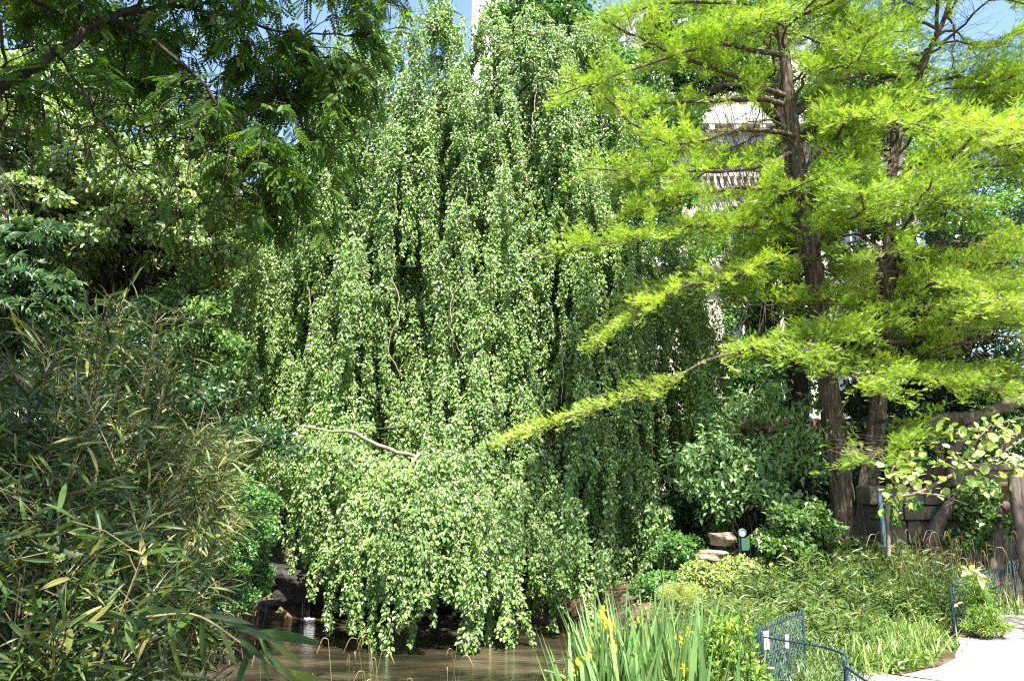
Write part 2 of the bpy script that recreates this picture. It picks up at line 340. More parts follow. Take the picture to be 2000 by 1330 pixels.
# ------------------------------------------------------------------ weeping beech
def tassels(mb_leaf, mb_stem, top, out, length, rad, dens, leaf, tmpl=OVAL, stem_r=.004, stemfrac=1.0):
    """hanging strands. top (m,3), out (m,3) horizontal unit, length (m), rad (m)"""
    m = len(top); n = 12
    s_ = np.linspace(0, 1, n)[None, :]*length[:, None]
    arch = .42*rad[:, None]/.2*(1-np.exp(-s_/.30))
    z = .16*np.exp(-((s_-.18)/.16)**2)-s_
    side = np.stack([-out[:, 1], out[:, 0], np.zeros(m)], -1)
    ph = rng.random((m, 1))*6.3; wob = .07*np.sin(s_*2.1+ph)+.03*np.sin(s_*5.3+ph*2)
    lean = rng.normal(size=(m, 1))*.10*s_
    C = top[:, None]+arch[..., None]*out[:, None]+(wob+lean)[..., None]*side[:, None]
    C[..., 2] += z+(.05*np.cos(s_*3+ph))
    keep = rng.random(m) < stemfrac
    if mb_stem is not None and keep.any(): mb_stem.tubes(C[keep], np.linspace(1.6, .5, n)[None]*stem_r*np.ones((keep.sum(), 1)), 4)
    cnt = np.maximum(6, (length*dens).astype(int)); idx = np.repeat(np.arange(m), cnt); u = rng.random(len(idx))**.92
    f = u*(n-1); i0 = np.minimum(f.astype(int), n-2); t = (f-i0)[:, None]
    base = C[idx, i0]*(1-t)+C[idx, i0+1]*t
    # each strand is a chain of little side sprays
    prof = rad[idx]*(.35+.65*np.sin(np.pi*np.clip(u*.8+.12, 0, 1)))*(.75+.45*np.sin(u*length[idx]*9+idx*1.7))
    off = rng.normal(size=(len(idx), 3)); off[:, 2] *= .35; off = unit(off)*(rng.random((len(idx), 1))**.6)
    off = off+.35*out[idx]
    P = base+off*prof[:, None]
    P[:, 2] -= .25*np.abs(prof)
    D = unit(off)*.75+np.array([0, 0, -.85])+rng.normal(size=P.shape)*.35
    Nn = out[idx]*.75+np.array([0, 0, .65])+rng.normal(size=P.shape)*.50
    S = leaf*(.45+.85*rng.random(len(P)))
    scatter(mb_leaf, tmpl, P, D, Nn, S, np.clip(rng.random(len(P))*.75+.25*rng.random(m)[idx], 0, 1))

def beech():
    base = at(1030, 1000, 17.2); base[2] = ground_h(base[0], base[1])
    root = thing('weeping_beech', 'huge weeping beech trailing curtains of small leaves down to the brown pond', 'tree', base)
    # trunk + limbs
    tb = MB()
    P, r = pxpath([(1045, 1130, 17.2, 62), (1040, 900, 17.2, 52), (1010, 650, 17.2, 44), (985, 420, 17.2, 32), (960, 220, 17.1, 18), (945, 90, 17, 7)], 26); tb.tubes(P, r, 12)
    P2, r2 = pxpath([(1105, 1120, 16.4, 26), (1098, 900, 16.4, 18), (1097, 700, 16.4, 14), (1110, 520, 16.4, 9), (1150, 360, 16.4, 5)], 20); tb.tubes(P2, r2, 8)
    trunk = tb.build('trunk', 'bark_dark', root, True)
    xs = [400, 430, 470, 520, 580, 630, 660, 720, 780, 850, 900, 960, 1020, 1080, 1150, 1200, 1250, 1300, 1350, 1400]
    top = [640, 560, 470, 400, 290, 150, 95, 85, 75, 20, 65, 55, 50, 55, 60, 200, 300, 400, 520, 800]
    bot = [820, 850, 880, 900, 920, 950, 1060, 1100, 1120, 1140, 1160, 1180, 1190, 1190, 1190, 1185, 1170, 1130, 1090, 1040]
    ml, ms, lb = MB(), MB(), MB()
    axis = at(1000, 500, 17.2)[:2]
    tops, outs, lens, rads = [], [], [], []
    def depth(px, py):
        e = ((px-960)/520)**2
        return 16.7-2.0*np.clip((py-60)/900, 0, 1)-(.5-1.2*e)
    def curtain(px, py, D, wid, nt, L0, L1, rad, ylim):
        c = at(px, py, D); o = np.array([c[0]-axis[0], c[1]-axis[1]-.5, 0]); o = unit(o)
        o = unit(o+np.array([0, -.5, 0])); side = np.array([-o[1], o[0], 0])
        for _ in range(nt):
            q = rng.normal()*.5; p = c+side*q*wid+o*rng.normal()*.16
            p[2] += -.35*abs(q)*wid+rng.normal()*.12
            L1_ = rng.uniform(L0, L1)
            zlim = at(px, ylim, D)[2]
            L1_ = min(L1_, p[2]-max(zlim, -.56)+rng.normal()*.15)
            if L1_ < .35: continue
            oo = unit(o+np.array([rng.normal()*.35, rng.normal()*.2, 0]))
            tops.append(p); outs.append(oo); lens.append(L1_); rads.append(rad*rng.uniform(.65, 1.2))
    # main dome: columns of curtains, tier on tier, with shadowed grooves between them
    yy = [60, 100, 290, 400, 560, 640, 820, 900, 1000, 1100, 1190]
    el = [850, 665, 610, 530, 440, 405, 410, 450, 600, 700, 800]
    er = [1150, 1165, 1245, 1300, 1335, 1345, 1362, 1385, 1385, 1340, 1250]
    n = 0
    for ci, cc in enumerate(np.linspace(0, 1, 27)):
        cc = cc+rng.normal()*.012; off = rng.choice([-.8, -.45, 0, .4, .75]); py = 55+rng.uniform(0, 90)
        while py < 1120:
            e0, e1 = np.interp(py, yy, el), np.interp(py, yy, er); px = e0+(e1-e0)*cc+rng.normal()*9
            t0 = np.interp(px, xs, top); b0 = np.interp(px, xs, bot)
            if t0+10 < py < b0-60:
                D = depth(px, py)+off+rng.normal()*.2
                curtain(px, py, D, .15+.13*rng.random(), rng.integers(4, 7), 1.0, 3.8, .125, b0+rng.normal()*45); n += 1
                if n % 3 == 0:
                    c = at(px, py, D); h = P[np.argmin(np.abs(P[:, 2]-(c[2]-.5)))]
                    mid = h*.45+c*.55; mid[2] += .3
                    q = spline([h, mid, c+np.array([0, .2, 0])], 8); lb.tubes(q, np.linspace(.045, .012, 8), 5)
            py += rng.uniform(55, 125)
    # top crest so that the skyline is uneven
    for px in np.arange(640, 1190, 17):
        t0 = np.interp(px, xs, top)+rng.normal()*14
        curtain(px, t0, 16.6+rng.normal()*.3, .3, 4, .5, 1.4, .17, t0+260)
    for _ in range(8): curtain(868+rng.normal()*9, rng.uniform(5, 70), 16.4, .10, 2, .4, 1.0, .11, 200)
    # inner, deeper strands
    for _ in range(150):
        px = rng.uniform(430, 1370); t0 = np.interp(px, xs, top)+90; b0 = np.interp(px, xs, bot)
        py = t0+(b0-t0-60)*rng.random()
        curtain(px, py, depth(px, py)+1.3+rng.random(), .6, 4, 1.2, 3, .26, b0)
    tassels(ml, ms, np.array(tops), np.array(outs), np.array(lens), np.array(rads), 245, .066, stemfrac=.35)
    ml.build('crown', 'beech', root)
    lb.build('branches', 'bark_dark', root, True)
    ms.build('hanging_stems', 'twig_pale', root)
    # low cascade over the water
    tops, outs, lens, rads = [], [], [], []
    ml, ms = MB(), MB()
    low = [(545, 865, 12.6, 960), (570, 845, 12.5, 1030), (600, 850, 12.4, 1010), (640, 860, 12.2, 1110), (622, 960, 12.3, 1165), (665, 870, 12.1, 980), (700, 880, 12.0, 1060),
           (740, 900, 11.9, 1100), (770, 905, 11.8, 1120), (800, 915, 11.7, 1150), (840, 900, 11.9, 1160), (880, 890, 12.2, 1120), (700, 980, 11.7, 1220), (680, 1050, 11.6, 1235), (720, 1010, 11.6, 1120),
           (760, 970, 11.5, 1110), (800, 980, 11.4, 1150), (780, 1060, 11.35, 1250), (815, 1070, 11.3, 1215), (745, 1060, 11.4, 1150), (850, 960, 11.6, 1190), (900, 940, 11.9, 1170), (880, 1000, 11.5, 1120),
           (930, 960, 11.8, 1250), (960, 990, 11.9, 1235), (990, 1010, 12.1, 1245), (905, 1080, 11.6, 1240), (950, 1080, 11.6, 1255), (585, 960, 12.4, 1050), (660, 1000, 12.0, 1090), (530, 900, 12.9, 1010),
           (1110, 1050, 12.6, 1215), (1180, 1080, 12.8, 1185), (1120, 980, 12.9, 1150), (1290, 1000, 13.2, 1130), (840, 1080, 11.4, 1120), (610, 930, 12.3, 1040), (1000, 950, 12.7, 1160), (860, 860, 12.6, 1050), (900, 830, 12.9, 1000), (940, 870, 12.8, 1080), (790, 940, 11.9, 1010), (830, 1000, 11.5, 1090)]
    for px, py, D, yb in low:
        w = .22; yb = yb+12; c = at(px, py, D)
        for k_ in range(6):
            q = rng.normal()*.42; p = c+np.array([q*w, rng.normal()*.15, -.22*abs(q)+rng.normal()*.07])
            full = (c[2]-at(px, yb, D)[2])
            Lx = min(full*(rng.uniform(.25, .72) if k_ > 1 else rng.uniform(.92, 1.0)), p[2]+.57)
            if Lx < .2: continue
            tops.append(p); outs.append(unit(np.array([q*.6-.25, -1, 0]))); lens.append(Lx); rads.append((.155 if k_ > 1 else .10)*rng.uniform(.7, 1.1))
    tassels(ml, ms, np.array(tops), np.array(outs), np.array(lens), np.array(rads), 215, .064, stemfrac=.5)
    # ragged bare side of the cascade shaded by the tree beside it
    lim = MB()
    for pts in ([(1030, 760, 16.2, 12), (960, 850, 14.8, 12), (880, 905, 12.9, 9), (800, 888, 12, 8), (740, 868, 12.1, 8), (690, 845, 12.2, 6), (640, 842, 12.3, 5), (590, 830, 12.5, 4)],
                [(820, 885, 12.1, 9), (780, 950, 11.7, 6), (775, 1010, 11.4, 4), (790, 1080, 11.35, 3)]):
        P_, r_ = pxpath(pts, 24); P_ += rng.normal(size=P_.shape)*.012; lim.tubes(P_, r_, 7)
    lim.build('low_limb', 'twig_pale', root, True)
    ms.build('hanging_stems', 'twig_pale', root)
    ml.build('cascade', 'beech', root)
    # pale bare stems winding down over the curtains
    for pts in ([(945, 100), (938, 150), (910, 175), (905, 230), (903, 320), (912, 380), (914, 440)], [(965, 270), (980, 330), (972, 400), (985, 460)], [(1045, 170), (1040, 250), (1030, 300)], [(785, 265), (770, 330), (772, 400), (760, 500)],
                [(765, 540), (780, 600), (760, 680), (790, 740), (830, 775)], [(1095, 640), (1100, 700), (1096, 790)], [(600, 560), (610, 640), (590, 700)], [(885, 560), (880, 640), (900, 690)]):
        q = [(x, y, depth(x, y)-.75, 4) for x, y in pts]
        P_, r_ = pxpath(q, 22); P_ += rng.normal(size=P_.shape)*.02; wb = MB(); wb.tubes(P_, r_*np.linspace(.7, .35, 22), 5); wb.build('bare_stem', 'twig_pale', root, True)
beech()

# ------------------------------------------------------------------ cypresses
GAPS = [(1440, 250, 72, 40), (1380, 740, 34, 95), (1430, 350, 60, 22), (1400, 175, 45, 22), (1385, 630, 20, 60), (1542, 200, 34, 80), (1558, 310, 30, 50), (1590, 525, 28, 50), (1480, 620, 60, 30), (1270, 700, 90, 36), (1230, 520, 80, 28), (1160, 250, 60, 25), (1700, 160, 60, 18), (1850, 470, 70, 18), (1680, 470, 40, 22), (1930, 680, 60, 26), (1300, 160, 70, 16), (1630, 820, 38, 90), (1712, 850, 28, 60), (1744, 300, 24, 60), (1733, 520, 24, 60), (1560, 800, 26, 90), (1925, 40, 60, 45), (1850, 60, 30, 25), (1640, 975, 60, 60)]
def gapkeep(P, strength=.93, gaps=GAPS):
    px, py = proj(P); k = np.ones(len(P), bool)
    for gx, gy, ax, ay in gaps:
        ins = ((px-gx)/ax)**2+((py-gy)/ay)**2 < 1
        k &= ~(ins & (rng.random(len(P)) < strength))
    return k
def cyp_branch_foliage(ml, mt, B, r, ssize=.14, sec=.115, seclen=.68, dens=1.0, flat=.12, start=.16, gaps=GAPS):
    """B (n,3) branch polyline: secondaries in a roughly level plane, sprays on them"""
    seg = np.linalg.norm(np.diff(B, axis=0), axis=1); L = seg.sum(); cum = np.concatenate([[0], np.cumsum(seg)])
    m = max(4, int(L/sec*2)); s_ = np.sort(L*(start+(1-start)*rng.random(m)))
    base = np.stack([np.interp(s_, cum, B[:, i]) for i in range(3)], -1)
    T = unit(np.stack([np.interp(s_+.05, cum, B[:, i])-np.interp(s_-.05, cum, B[:, i]) for i in range(3)], -1)+1e-6)
    side = unit(np.cross(T, [0, 0, 1.]))*np.where(rng.random(m) < .5, 1, -1)[:, None]
    f = s_/L; ln = seglen = seclen*(.35+1.0*np.sin(np.pi*np.clip(f*.82+.06, 0, 1)))*rng.uniform(.6, 1.2, m)
    d = unit(side*1.0+T*(.55+.6*f[:, None])+np.array([0, 0, .16])+rng.normal(size=(m, 3))*[.2, .2, .30])
    n = 6; u = np.linspace(0, 1, n)[None]
    C = base[:, None]+d[:, None]*(u*ln[:, None])[..., None]; C[..., 2] += (u**2)*rng.uniform(-.22, .12, (m, 1))*ln[:, None]
    C += rng.normal(size=C.shape)*.012
    kb = gapkeep(C[:, 3], .6, gaps)
    C = C[kb]; ln = ln[kb]; d = d[kb]; m = len(C)
    if m == 0: return
    mt.tubes(C, np.linspace(1, .4, n)[None]*.0045*np.ones((m, 1)), 3)
    cnt = np.maximum(4, (ln/.026*dens).astype(int)); idx = np.repeat(np.arange(m), cnt); v = rng.random(len(idx))
    ff = v*(n-1); i0 = np.minimum(ff.astype(int), n-2); t = (ff-i0)[:, None]
    P = C[idx, i0]*(1-t)+C[idx, i0+1]*t
    dd = d[idx]; sd = unit(np.cross(dd, [0, 0, 1.]))*np.where(rng.random(len(idx)) < .5, 1, -1)[:, None]
    D = dd*rng.uniform(.4, 1.3, (len(idx), 1))+sd*rng.uniform(.3, 1.1, (len(idx), 1))+np.array([0, 0, .42])+rng.normal(size=P.shape)*[.25, .25, .45]
    Nn = np.array([0, -.3, 1.])+rng.normal(size=P.shape)*.6
    P = P+rng.normal(size=P.shape)*[.03, .03, .035]
    k_ = gapkeep(P, .94, gaps)
    P, D, Nn = P[k_], D[k_], Nn[k_]
    scatter(ml, SPRAY, P, D, Nn, ssize*rng.uniform(.6, 1.25, len(P)), np.clip(.42*rng.random()+.58*rng.random(len(P)), 0, 1))
def cypress(label, trunkpts, explicit, nrand, zr, R0, mat, bark, seed_az=None, ssize=.102, dens=1.75, lenscale=1.0, azr=None):
    P, r = pxpath(trunkpts, 60)
    base = P[0].copy()
    root = thing('bald_cypress', label, 'tree', base, 'feathery cypresses by the path')
    # fluted trunk
    tb = MB(); k = 20; a = np.arange(k)*2*np.pi/k
    T = unit(np.gradient(P, axis=0)); U = unit(np.cross(T, [0, 1., 0.])); W = np.cross(T, U)
    hgt = np.linspace(0, 1, 60)
    fl = 1+.10*np.sin(a*4+1)[None]*(1-hgt)[:, None]+.05*np.sin(a*9+3*hgt[:, None]*6)+.03*rng.normal(size=(60, k))
    fl *= (1+.14*np.exp(-hgt*60*.16))[:, None]
    V = P[:, None]+(r[:, None]*fl)[..., None]*(U[:, None]*np.cos(a)[None, :, None]+W[:, None]*np.sin(a)[None, :, None])
    i = np.arange(59)[:, None]*k; j = np.arange(k)[None]; j2 = (j+1) % k
    q = np.stack([i+j, i+j2, i+k+j2, i+k+j], -1).reshape(-1, 4)
    V = V*.9+P[:, None]*.1
    tb.add(V.reshape(-1, 3), q, np.full(len(q), 4)); tb.build('trunk', bark, root, True)
    ml, mt, mbr = MB(), MB(), MB()
    for pts, wid in explicit:
        B, rr = pxpath(pts, 20); B = B+rng.normal(size=B.shape)*.012; mbr.tubes(B, rr, 6)
        cyp_branch_foliage(ml, mt, B, rr, ssize, dens=dens*(1 if wid == 0 else .7), seclen=.68 if wid == 0 else wid)
    for q_ in range(nrand):
        z = zr[0]+(zr[1]-zr[0])*((q_+rng.random())/nrand)
        az = (q_*2.39996+rng.normal()*.3) if azr is None else rng.uniform(*azr)
        o = np.array([np.interp(z, P[:, 2], P[:, 0]), np.interp(z, P[:, 2], P[:, 1]), z])
        L = R0*(1-.035*(z-zr[0]))*rng.uniform(.65, 1.1)*lenscale
        if math.cos(az) < -.3: L *= .8
        dirh = np.array([math.cos(az), math.sin(az), 0]); sdh = np.array([-dirh[1], dirh[0], 0])
        pts = [o, o+dirh*L*.25+np.array([0, 0, .22*L*rng.uniform(.2, 1)]), o+dirh*L*.6+sdh*rng.normal()*.25+np.array([0, 0, L*rng.uniform(.02, .22)]), o+dirh*L+sdh*rng.normal()*.4+np.array([0, 0, L*rng.uniform(-.16, .12)])]
        B = spline(pts, 16); B[1:] += rng.normal(size=(15, 3))*.02
        px_, py_ = proj(B[-1:])
        mbr.tubes(B, np.linspace(.035, .008, 16)*(L/4+.3), 6)
        cyp_branch_foliage(ml, mt, B, None, ssize, dens=dens*(1 if py_[0] > -250 else .5))
    mbr.build('branches', bark, root, True); mt.build('twigs', 'twig_brown', root); ml.build('crown', mat, root)
w = None
cypress('feathery lime green cypress with the thick reddish trunk that leans towards the beech',
    [(1662, 1110, 12.9, 66), (1655, 1040, 13, 52), (1642, 940, 13, 46), (1628, 840, 13, 44), (1612, 700, 13, 42), (1588, 520, 13, 40), (1565, 360, 13, 36), (1548, 250, 13, 31), (1536, 140, 13, 26), (1524, 40, 13, 21), (1512, -120, 13, 15), (1505, -300, 13, 8)],
    [([(1530, 205, 13, 13), (1480, 193, 12.7, 12), (1400, 198, 12.3, 10), (1290, 203, 11.9, 7), (1200, 192, 11.6, 4)], 0),
     ([(1556, 270, 13, 13), (1510, 256, 12.6, 11), (1440, 256, 12.2, 9), (1330, 282, 11.9, 7), (1250, 250, 11.6, 5), (1180, 190, 11.4, 3)], 0),
     ([(1556, 262, 13, 14), (1600, 246, 12.8, 12), (1660, 215, 12.6, 9), (1740, 190, 12.4, 6)], 0),
     ([(1552, 228, 13, 12), (1590, 190, 13.2, 10), (1620, 165, 13.3, 8), (1690, 145, 13.5, 5)], 0),
     ([(1538, 190, 13, 12), (1440, 150, 12.6, 10), (1350, 120, 12.2, 8), (1260, 80, 11.9, 6), (1180, 40, 11.6, 4)], 0),
     ([(1526, 80, 13, 12), (1500, 30, 12.8, 10), (1430, 5, 12.5, 8), (1290, 10, 12.1, 5), (1190, 40, 11.8, 3)], 0),
     ([(1530, 40, 13, 11), (1590, 20, 12.7, 8), (1650, -12, 12.4, 6), (1740, -30, 12.2, 4)], 0),
     ([(1583, 500, 13, 14), (1500, 512, 12.5, 12), (1430, 540, 12, 9), (1340, 560, 11.7, 7), (1250, 600, 11.5, 5), (1180, 660, 11.3, 3)], 0),
     ([(1605, 645, 13, 12), (1540, 660, 12.5, 10), (1450, 682, 12, 8), (1360, 715, 11.6, 6), (1250, 765, 11.3, 4), (1120, 812, 11.1, 4), (980, 862, 11, 2)], .44),
     ([(1572, 395, 13, 12), (1520, 378, 12.6, 10), (1450, 366, 12.2, 8), (1340, 382, 11.8, 5), (1240, 410, 11.5, 3)], 0),
     ([(1570, 380, 13, 12), (1480, 440, 12.4, 9), (1350, 440, 11.8, 6), (1220, 470, 11.3, 4), (1110, 480, 11, 2)], 0),
     ([(1550, 300, 13, 12), (1460, 330, 12.3, 9), (1300, 335, 11.6, 6), (1150, 330, 11.1, 3)], 0),
     ([(1530, 110, 13, 12), (1400, 90, 12.3, 9), (1250, 130, 11.6, 6), (1110, 180, 11.1, 3)], 0),
     ([(1612, 690, 13, 10), (1640, 700, 12.2, 8), (1660, 730, 11.4, 6), (1700, 760, 10.8, 3)], 0),
     ([(1608, 640, 13, 11), (1600, 640, 12.2, 9), (1580, 670, 11.2, 6), (1560, 700, 10.6, 3)], 0)],
    34, (4.5, 12.0), 3.3, 'cypress', 'bark_red')
cypress('slimmer cypress trunk just to the right of the thick leaning one by the pond bank',
    [(1684, 1110, 12.7, 58), (1690, 1040, 12.8, 46), (1698, 940, 12.9, 42), (1709, 850, 13, 38), (1720, 740, 13.1, 33), (1730, 600, 13.2, 30), (1738, 460, 13.2, 26), (1746, 310, 13.3, 21), (1780, 190, 13.3, 16), (1815, 100, 13.3, 13), (1850, 20, 13.3, 10), (1880, -120, 13.3, 6)],
    [([(1744, 330, 13.3, 9), (1830, 326, 13, 9), (1920, 326, 12.7, 7), (2020, 318, 12.4, 5)], 0),
     ([(1770, 228, 13.3, 9), (1840, 225, 13, 8), (1910, 210, 12.7, 7), (2010, 172, 12.4, 5)], 0),
     ([(1738, 505, 13.2, 10), (1800, 505, 12.8, 9), (1870, 512, 12.5, 7), (1960, 515, 12.2, 5)], 0),
     ([(1738, 520, 13.2, 9), (1830, 530, 12.6, 8), (1900, 555, 12.2, 6), (1980, 600, 11.9, 4)], 0),
     ([(1746, 310, 13.3, 8), (1700, 318, 12.9, 7), (1650, 312, 12.6, 5), (1610, 335, 12.3, 3)], 0),
     ([(1720, 740, 13.1, 9), (1790, 720, 12.5, 7), (1880, 740, 12, 5), (1960, 770, 11.7, 3)], 0),
     ([(1712, 820, 13, 8), (1760, 830, 12, 6), (1735, 870, 11, 4), (1690, 900, 10.4, 2)], 0),
     ([(1722, 700, 13, 9), (1770, 720, 12, 7), (1830, 740, 11.2, 5), (1950, 760, 10.6, 3)], 0),
     ([(1728, 620, 13, 9), (1800, 600, 12.2, 7), (1900, 620, 11.6, 5), (2010, 640, 11.3, 3)], 0),
     ([(1725, 650, 13, 8), (1700, 640, 12.2, 6), (1660, 650, 11.6, 4), (1610, 640, 11.2, 2)], 0)],
    58, (3.4, 12.0), 3.7, 'cypress', 'bark_red')
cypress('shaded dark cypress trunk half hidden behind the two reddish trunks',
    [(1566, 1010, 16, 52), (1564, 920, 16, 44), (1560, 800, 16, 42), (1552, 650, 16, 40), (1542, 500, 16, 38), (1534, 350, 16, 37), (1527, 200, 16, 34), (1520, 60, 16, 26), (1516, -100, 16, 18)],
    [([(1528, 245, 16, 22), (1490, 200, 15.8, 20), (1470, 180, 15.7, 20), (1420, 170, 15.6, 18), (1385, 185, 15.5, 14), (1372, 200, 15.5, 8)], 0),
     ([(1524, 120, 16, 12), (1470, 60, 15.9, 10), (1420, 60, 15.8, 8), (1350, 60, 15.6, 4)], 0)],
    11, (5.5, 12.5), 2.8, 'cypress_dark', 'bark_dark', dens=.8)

# ------------------------------------------------------------------ generic broadleaf crown
def blob(ml, c, rad, n, size, T=OVAL, up=.6, face=.3, hollow=.55, droop=-.3, gaps=None):
    c = np.asarray(c, float); rad = np.broadcast_to(np.asarray(rad, float), (3,))
    o = rv(n)*(hollow+(1-hollow)*rng.random((n, 1)))
    P = c+o*rad
    if gaps is not None:
        k = gapkeep(P, .95, gaps); P = P[k]; o = o[k]; n = len(P)
    Nn = o*.6+np.array([.08, -face, up])+rng.normal(size=(n, 3))*.5
    D = o*.6+rng.normal(size=(n, 3))*.7+np.array([0, 0, droop])
    scatter(ml, T, P, D, Nn, size*rng.uniform(.6, 1.3, n), np.clip(rng.random(n)*.7+.3*rng.random(), 0, 1))
def crown(ml, mbr, c, rad, nclump, nleaf, size, T=OVAL, crad=.5, stem=None, up=.6, flat=.6, shell=.6, gaps=None, lower=-1, droop=-.3, hollow=.35, face=.3):
    c = np.asarray(c, float); rad = np.asarray(rad, float); cs = []
    while len(cs) < nclump:
        o = rv(1)[0]
        if o[2] < lower: continue
        o = o*(shell+(1-shell)*rng.random()**.5)*(1+.24*math.sin(o[0]*6+c[0]*3)*math.cos(o[2]*5+c[1]*2)+.12*rng.normal())
        p = c+o*rad; cs.append(p)
        rr = crad*rng.uniform(.6, 1.35)
        blob(ml, p, (rr, rr, rr*flat), int(nleaf*(rr/crad)**2), size, T, up, face, hollow=hollow, gaps=gaps, droop=droop)
    if stem is not None and mbr is not None:
        for p in cs[::2]:
            s0 = stem[rng.integers(len(stem)//3, len(stem))]
            mid = (s0+p)/2+np.array([0, 0, .15])+rng.normal(size=3)*.12
            B = spline([s0, mid, p], 8); mbr.tubes(B, np.linspace(.03, .006, 8)*(rad[0]/2.5), 4)
    return cs
def tree(name, label, cat, stems, crowns, leafm, bark, size, T=OVAL, crad=.5, nleaf=260, nclump=60, group=None, gaps=None, up=.6, flat=.6, partname='crown', droop=-.3, face=.3):
    Ps = [pxpath(s, 18) for s in stems]
    b = Ps[0][0][0].copy()
    root = thing(name, label, cat, b, group)
    tb, ml, mbr = MB(), MB(), MB()
    for P, r in Ps: tb.tubes(P, r, 9)
    for (px, py, D, rx, ry, rz, nc) in crowns:
        c = at(px, py, D); stem = np.concatenate([P for P, _ in Ps])
        crown(ml, mbr, c, (rx, ry, rz), nc, nleaf, size, T, crad, stem, up, flat, gaps=gaps, droop=droop, face=face)
    tb.build('trunk', bark, root, True); mbr.build('branches', bark, root, True); ml.build(partname, leafm, root)
    return root
G1 = 'background trees behind the pond'
SKYG = [(560, 30, 20, 50), (420, 150, 26, 26), (370, 210, 26, 16), (400, 60, 16, 22), (600, 225, 22, 22), (640, 60, 30, 35), (530, 330, 28, 20), (530, 560, 25, 22), (905, 20, 20, 60), (820, 30, 40, 30)]
# maple-like tree, bright, left middle distance
tree('maple_tree', 'pale sunlit tree with several thin dark stems rising behind the bamboo', 'tree',
     [[(215, 860, 13.5, 20), (205, 700, 13.5, 17), (195, 560, 13.5, 13), (185, 450, 13.5, 9), (150, 330, 13.3, 5)], [(215, 800, 13.5, 13), (240, 640, 13.5, 11), (275, 520, 13.4, 8), (330, 420, 13.2, 6)], [(205, 760, 13.4, 15), (215, 600, 13.4, 13), (225, 480, 13.3, 9), (250, 330, 13.2, 5)], [(225, 760, 13.4, 14), (290, 600, 13.4, 10), (370, 540, 13.2, 6), (430, 480, 13, 3)]],
     [(150, 330, 13, 2.5, 1.9, 1.5, 105), (300, 430, 12.9, 1.7, 1.4, .9, 62), (60, 450, 12.8, 1.6, 1.3, 1.0, 50), (-20, 290, 12.6, 1.6, 1.3, 1.1, 46), (400, 300, 13.4, .9, .8, .7, 22)], 'maple', 'bark_dark', .095, OVAL, .36, 250, gaps=SKYG, up=.55, flat=.42, face=.9)
tree('chestnut_tree', 'chestnut with large hand-shaped leaves hanging at the edge left of the maple', 'tree',
     [[(-120, 900, 11, 60), (-110, 600, 11, 50), (-80, 420, 11, 35), (-20, 300, 11, 18)]],
     [(-25, 530, 10.6, .85, .9, .75, 40), (60, 590, 10.4, .45, .5, .35, 14)], 'chestnut', 'bark_dark', .15, PALM, .3, 75, up=.8, flat=.5)
tree('dark_tree', 'dark leafy tree filling the shade low behind the maple stems', 'tree',
     [[(100, 900, 19, 40), (110, 600, 19, 36), (120, 350, 19, 24)]],
     [(60, 560, 19, 3.4, 2, 3.6, 120), (330, 620, 18.5, 2.3, 1.6, 2.2, 70)], 'dark', 'bark_dark', .15, OVAL, .7, 300, gaps=SKYG, group=G1)
tree('dark_tree', 'tall dark tree whose top closes off the sky behind the maple', 'tree',
     [[(120, 900, 24, 40), (140, 500, 24, 36), (160, 100, 24, 20)]],
     [(60, 150, 23, 4.5, 2.5, 4, 120), (-120, 420, 21, 3.5, 2.5, 4, 60)], 'dark', 'bark_dark', .17, OVAL, .8, 300, gaps=SKYG, group=G1)
tree('dark_tree', 'dark green tree crown showing between the maple and the left edge of the beech', 'tree',
     [[(480, 1000, 20, 40), (480, 700, 20, 36), (490, 500, 20, 24)]],
     [(500, 640, 19.5, 2.2, 1.5, 3.4, 100), (420, 380, 20, 1.6, 1.5, 1.4, 24)], 'dark', 'bark_dark', .15, OVAL, .6, 300, gaps=SKYG, group=G1)
tree('dark_tree', 'blue-green tree top rising behind the upper right shoulder of the beech', 'tree',
     [[(1130, 900, 21, 44), (1120, 500, 21, 38), (1110, 150, 21, 20)]],
     [(1095, 60, 20.5, 1.5, 1.2, 1.3, 44), (1180, 250, 20, 1.7, 1.2, 2, 50), (1090, 500, 20, 4.0, 1.5, 4.0, 120), (1120, 820, 19.5, 2.4, 1.2, 2.2, 60)], 'shrub', 'bark_dark', .13, OVAL, .55, 330, group=G1, gaps=GAPS)
tree('dark_tree', 'dark evergreen mass behind the beech trunk low above the far bank', 'tree',
     [[(800, 1100, 21, 44), (800, 700, 21, 38), (800, 300, 21, 20)]],
     [(760, 600, 20.8, 3.8, 1.5, 6.0, 150), (560, 900, 18.6, 2.2, .7, 1.6, 60), (800, 960, 18.4, 2.6, .7, 1.3, 60), (970, 330, 19.8, 1.8, .9, 2.2, 70), (1000, 700, 19.8, 2.5, .9, 3.0, 70)], 'dark', 'bark_dark', .15, OVAL, .7, 300, group=G1, gaps=SKYG)
tree('small_leaved_tree', 'fresh green tree seen through the cypress branches right of the trunks', 'tree',
     [[(1850, 1000, 18, 44), (1840, 700, 18, 38), (1830, 350, 18, 20)]],
     [(1800, 420, 18, 2.4, 1.4, 2.2, 60), (1960, 330, 18, 2.2, 1.4, 2.2, 50), (1660, 380, 18.5, 1.2, 1.2, 1.5, 26)], 'shrub', 'bark_dark', .10, OVAL, .45, 230, group=G1, gaps=GAPS)
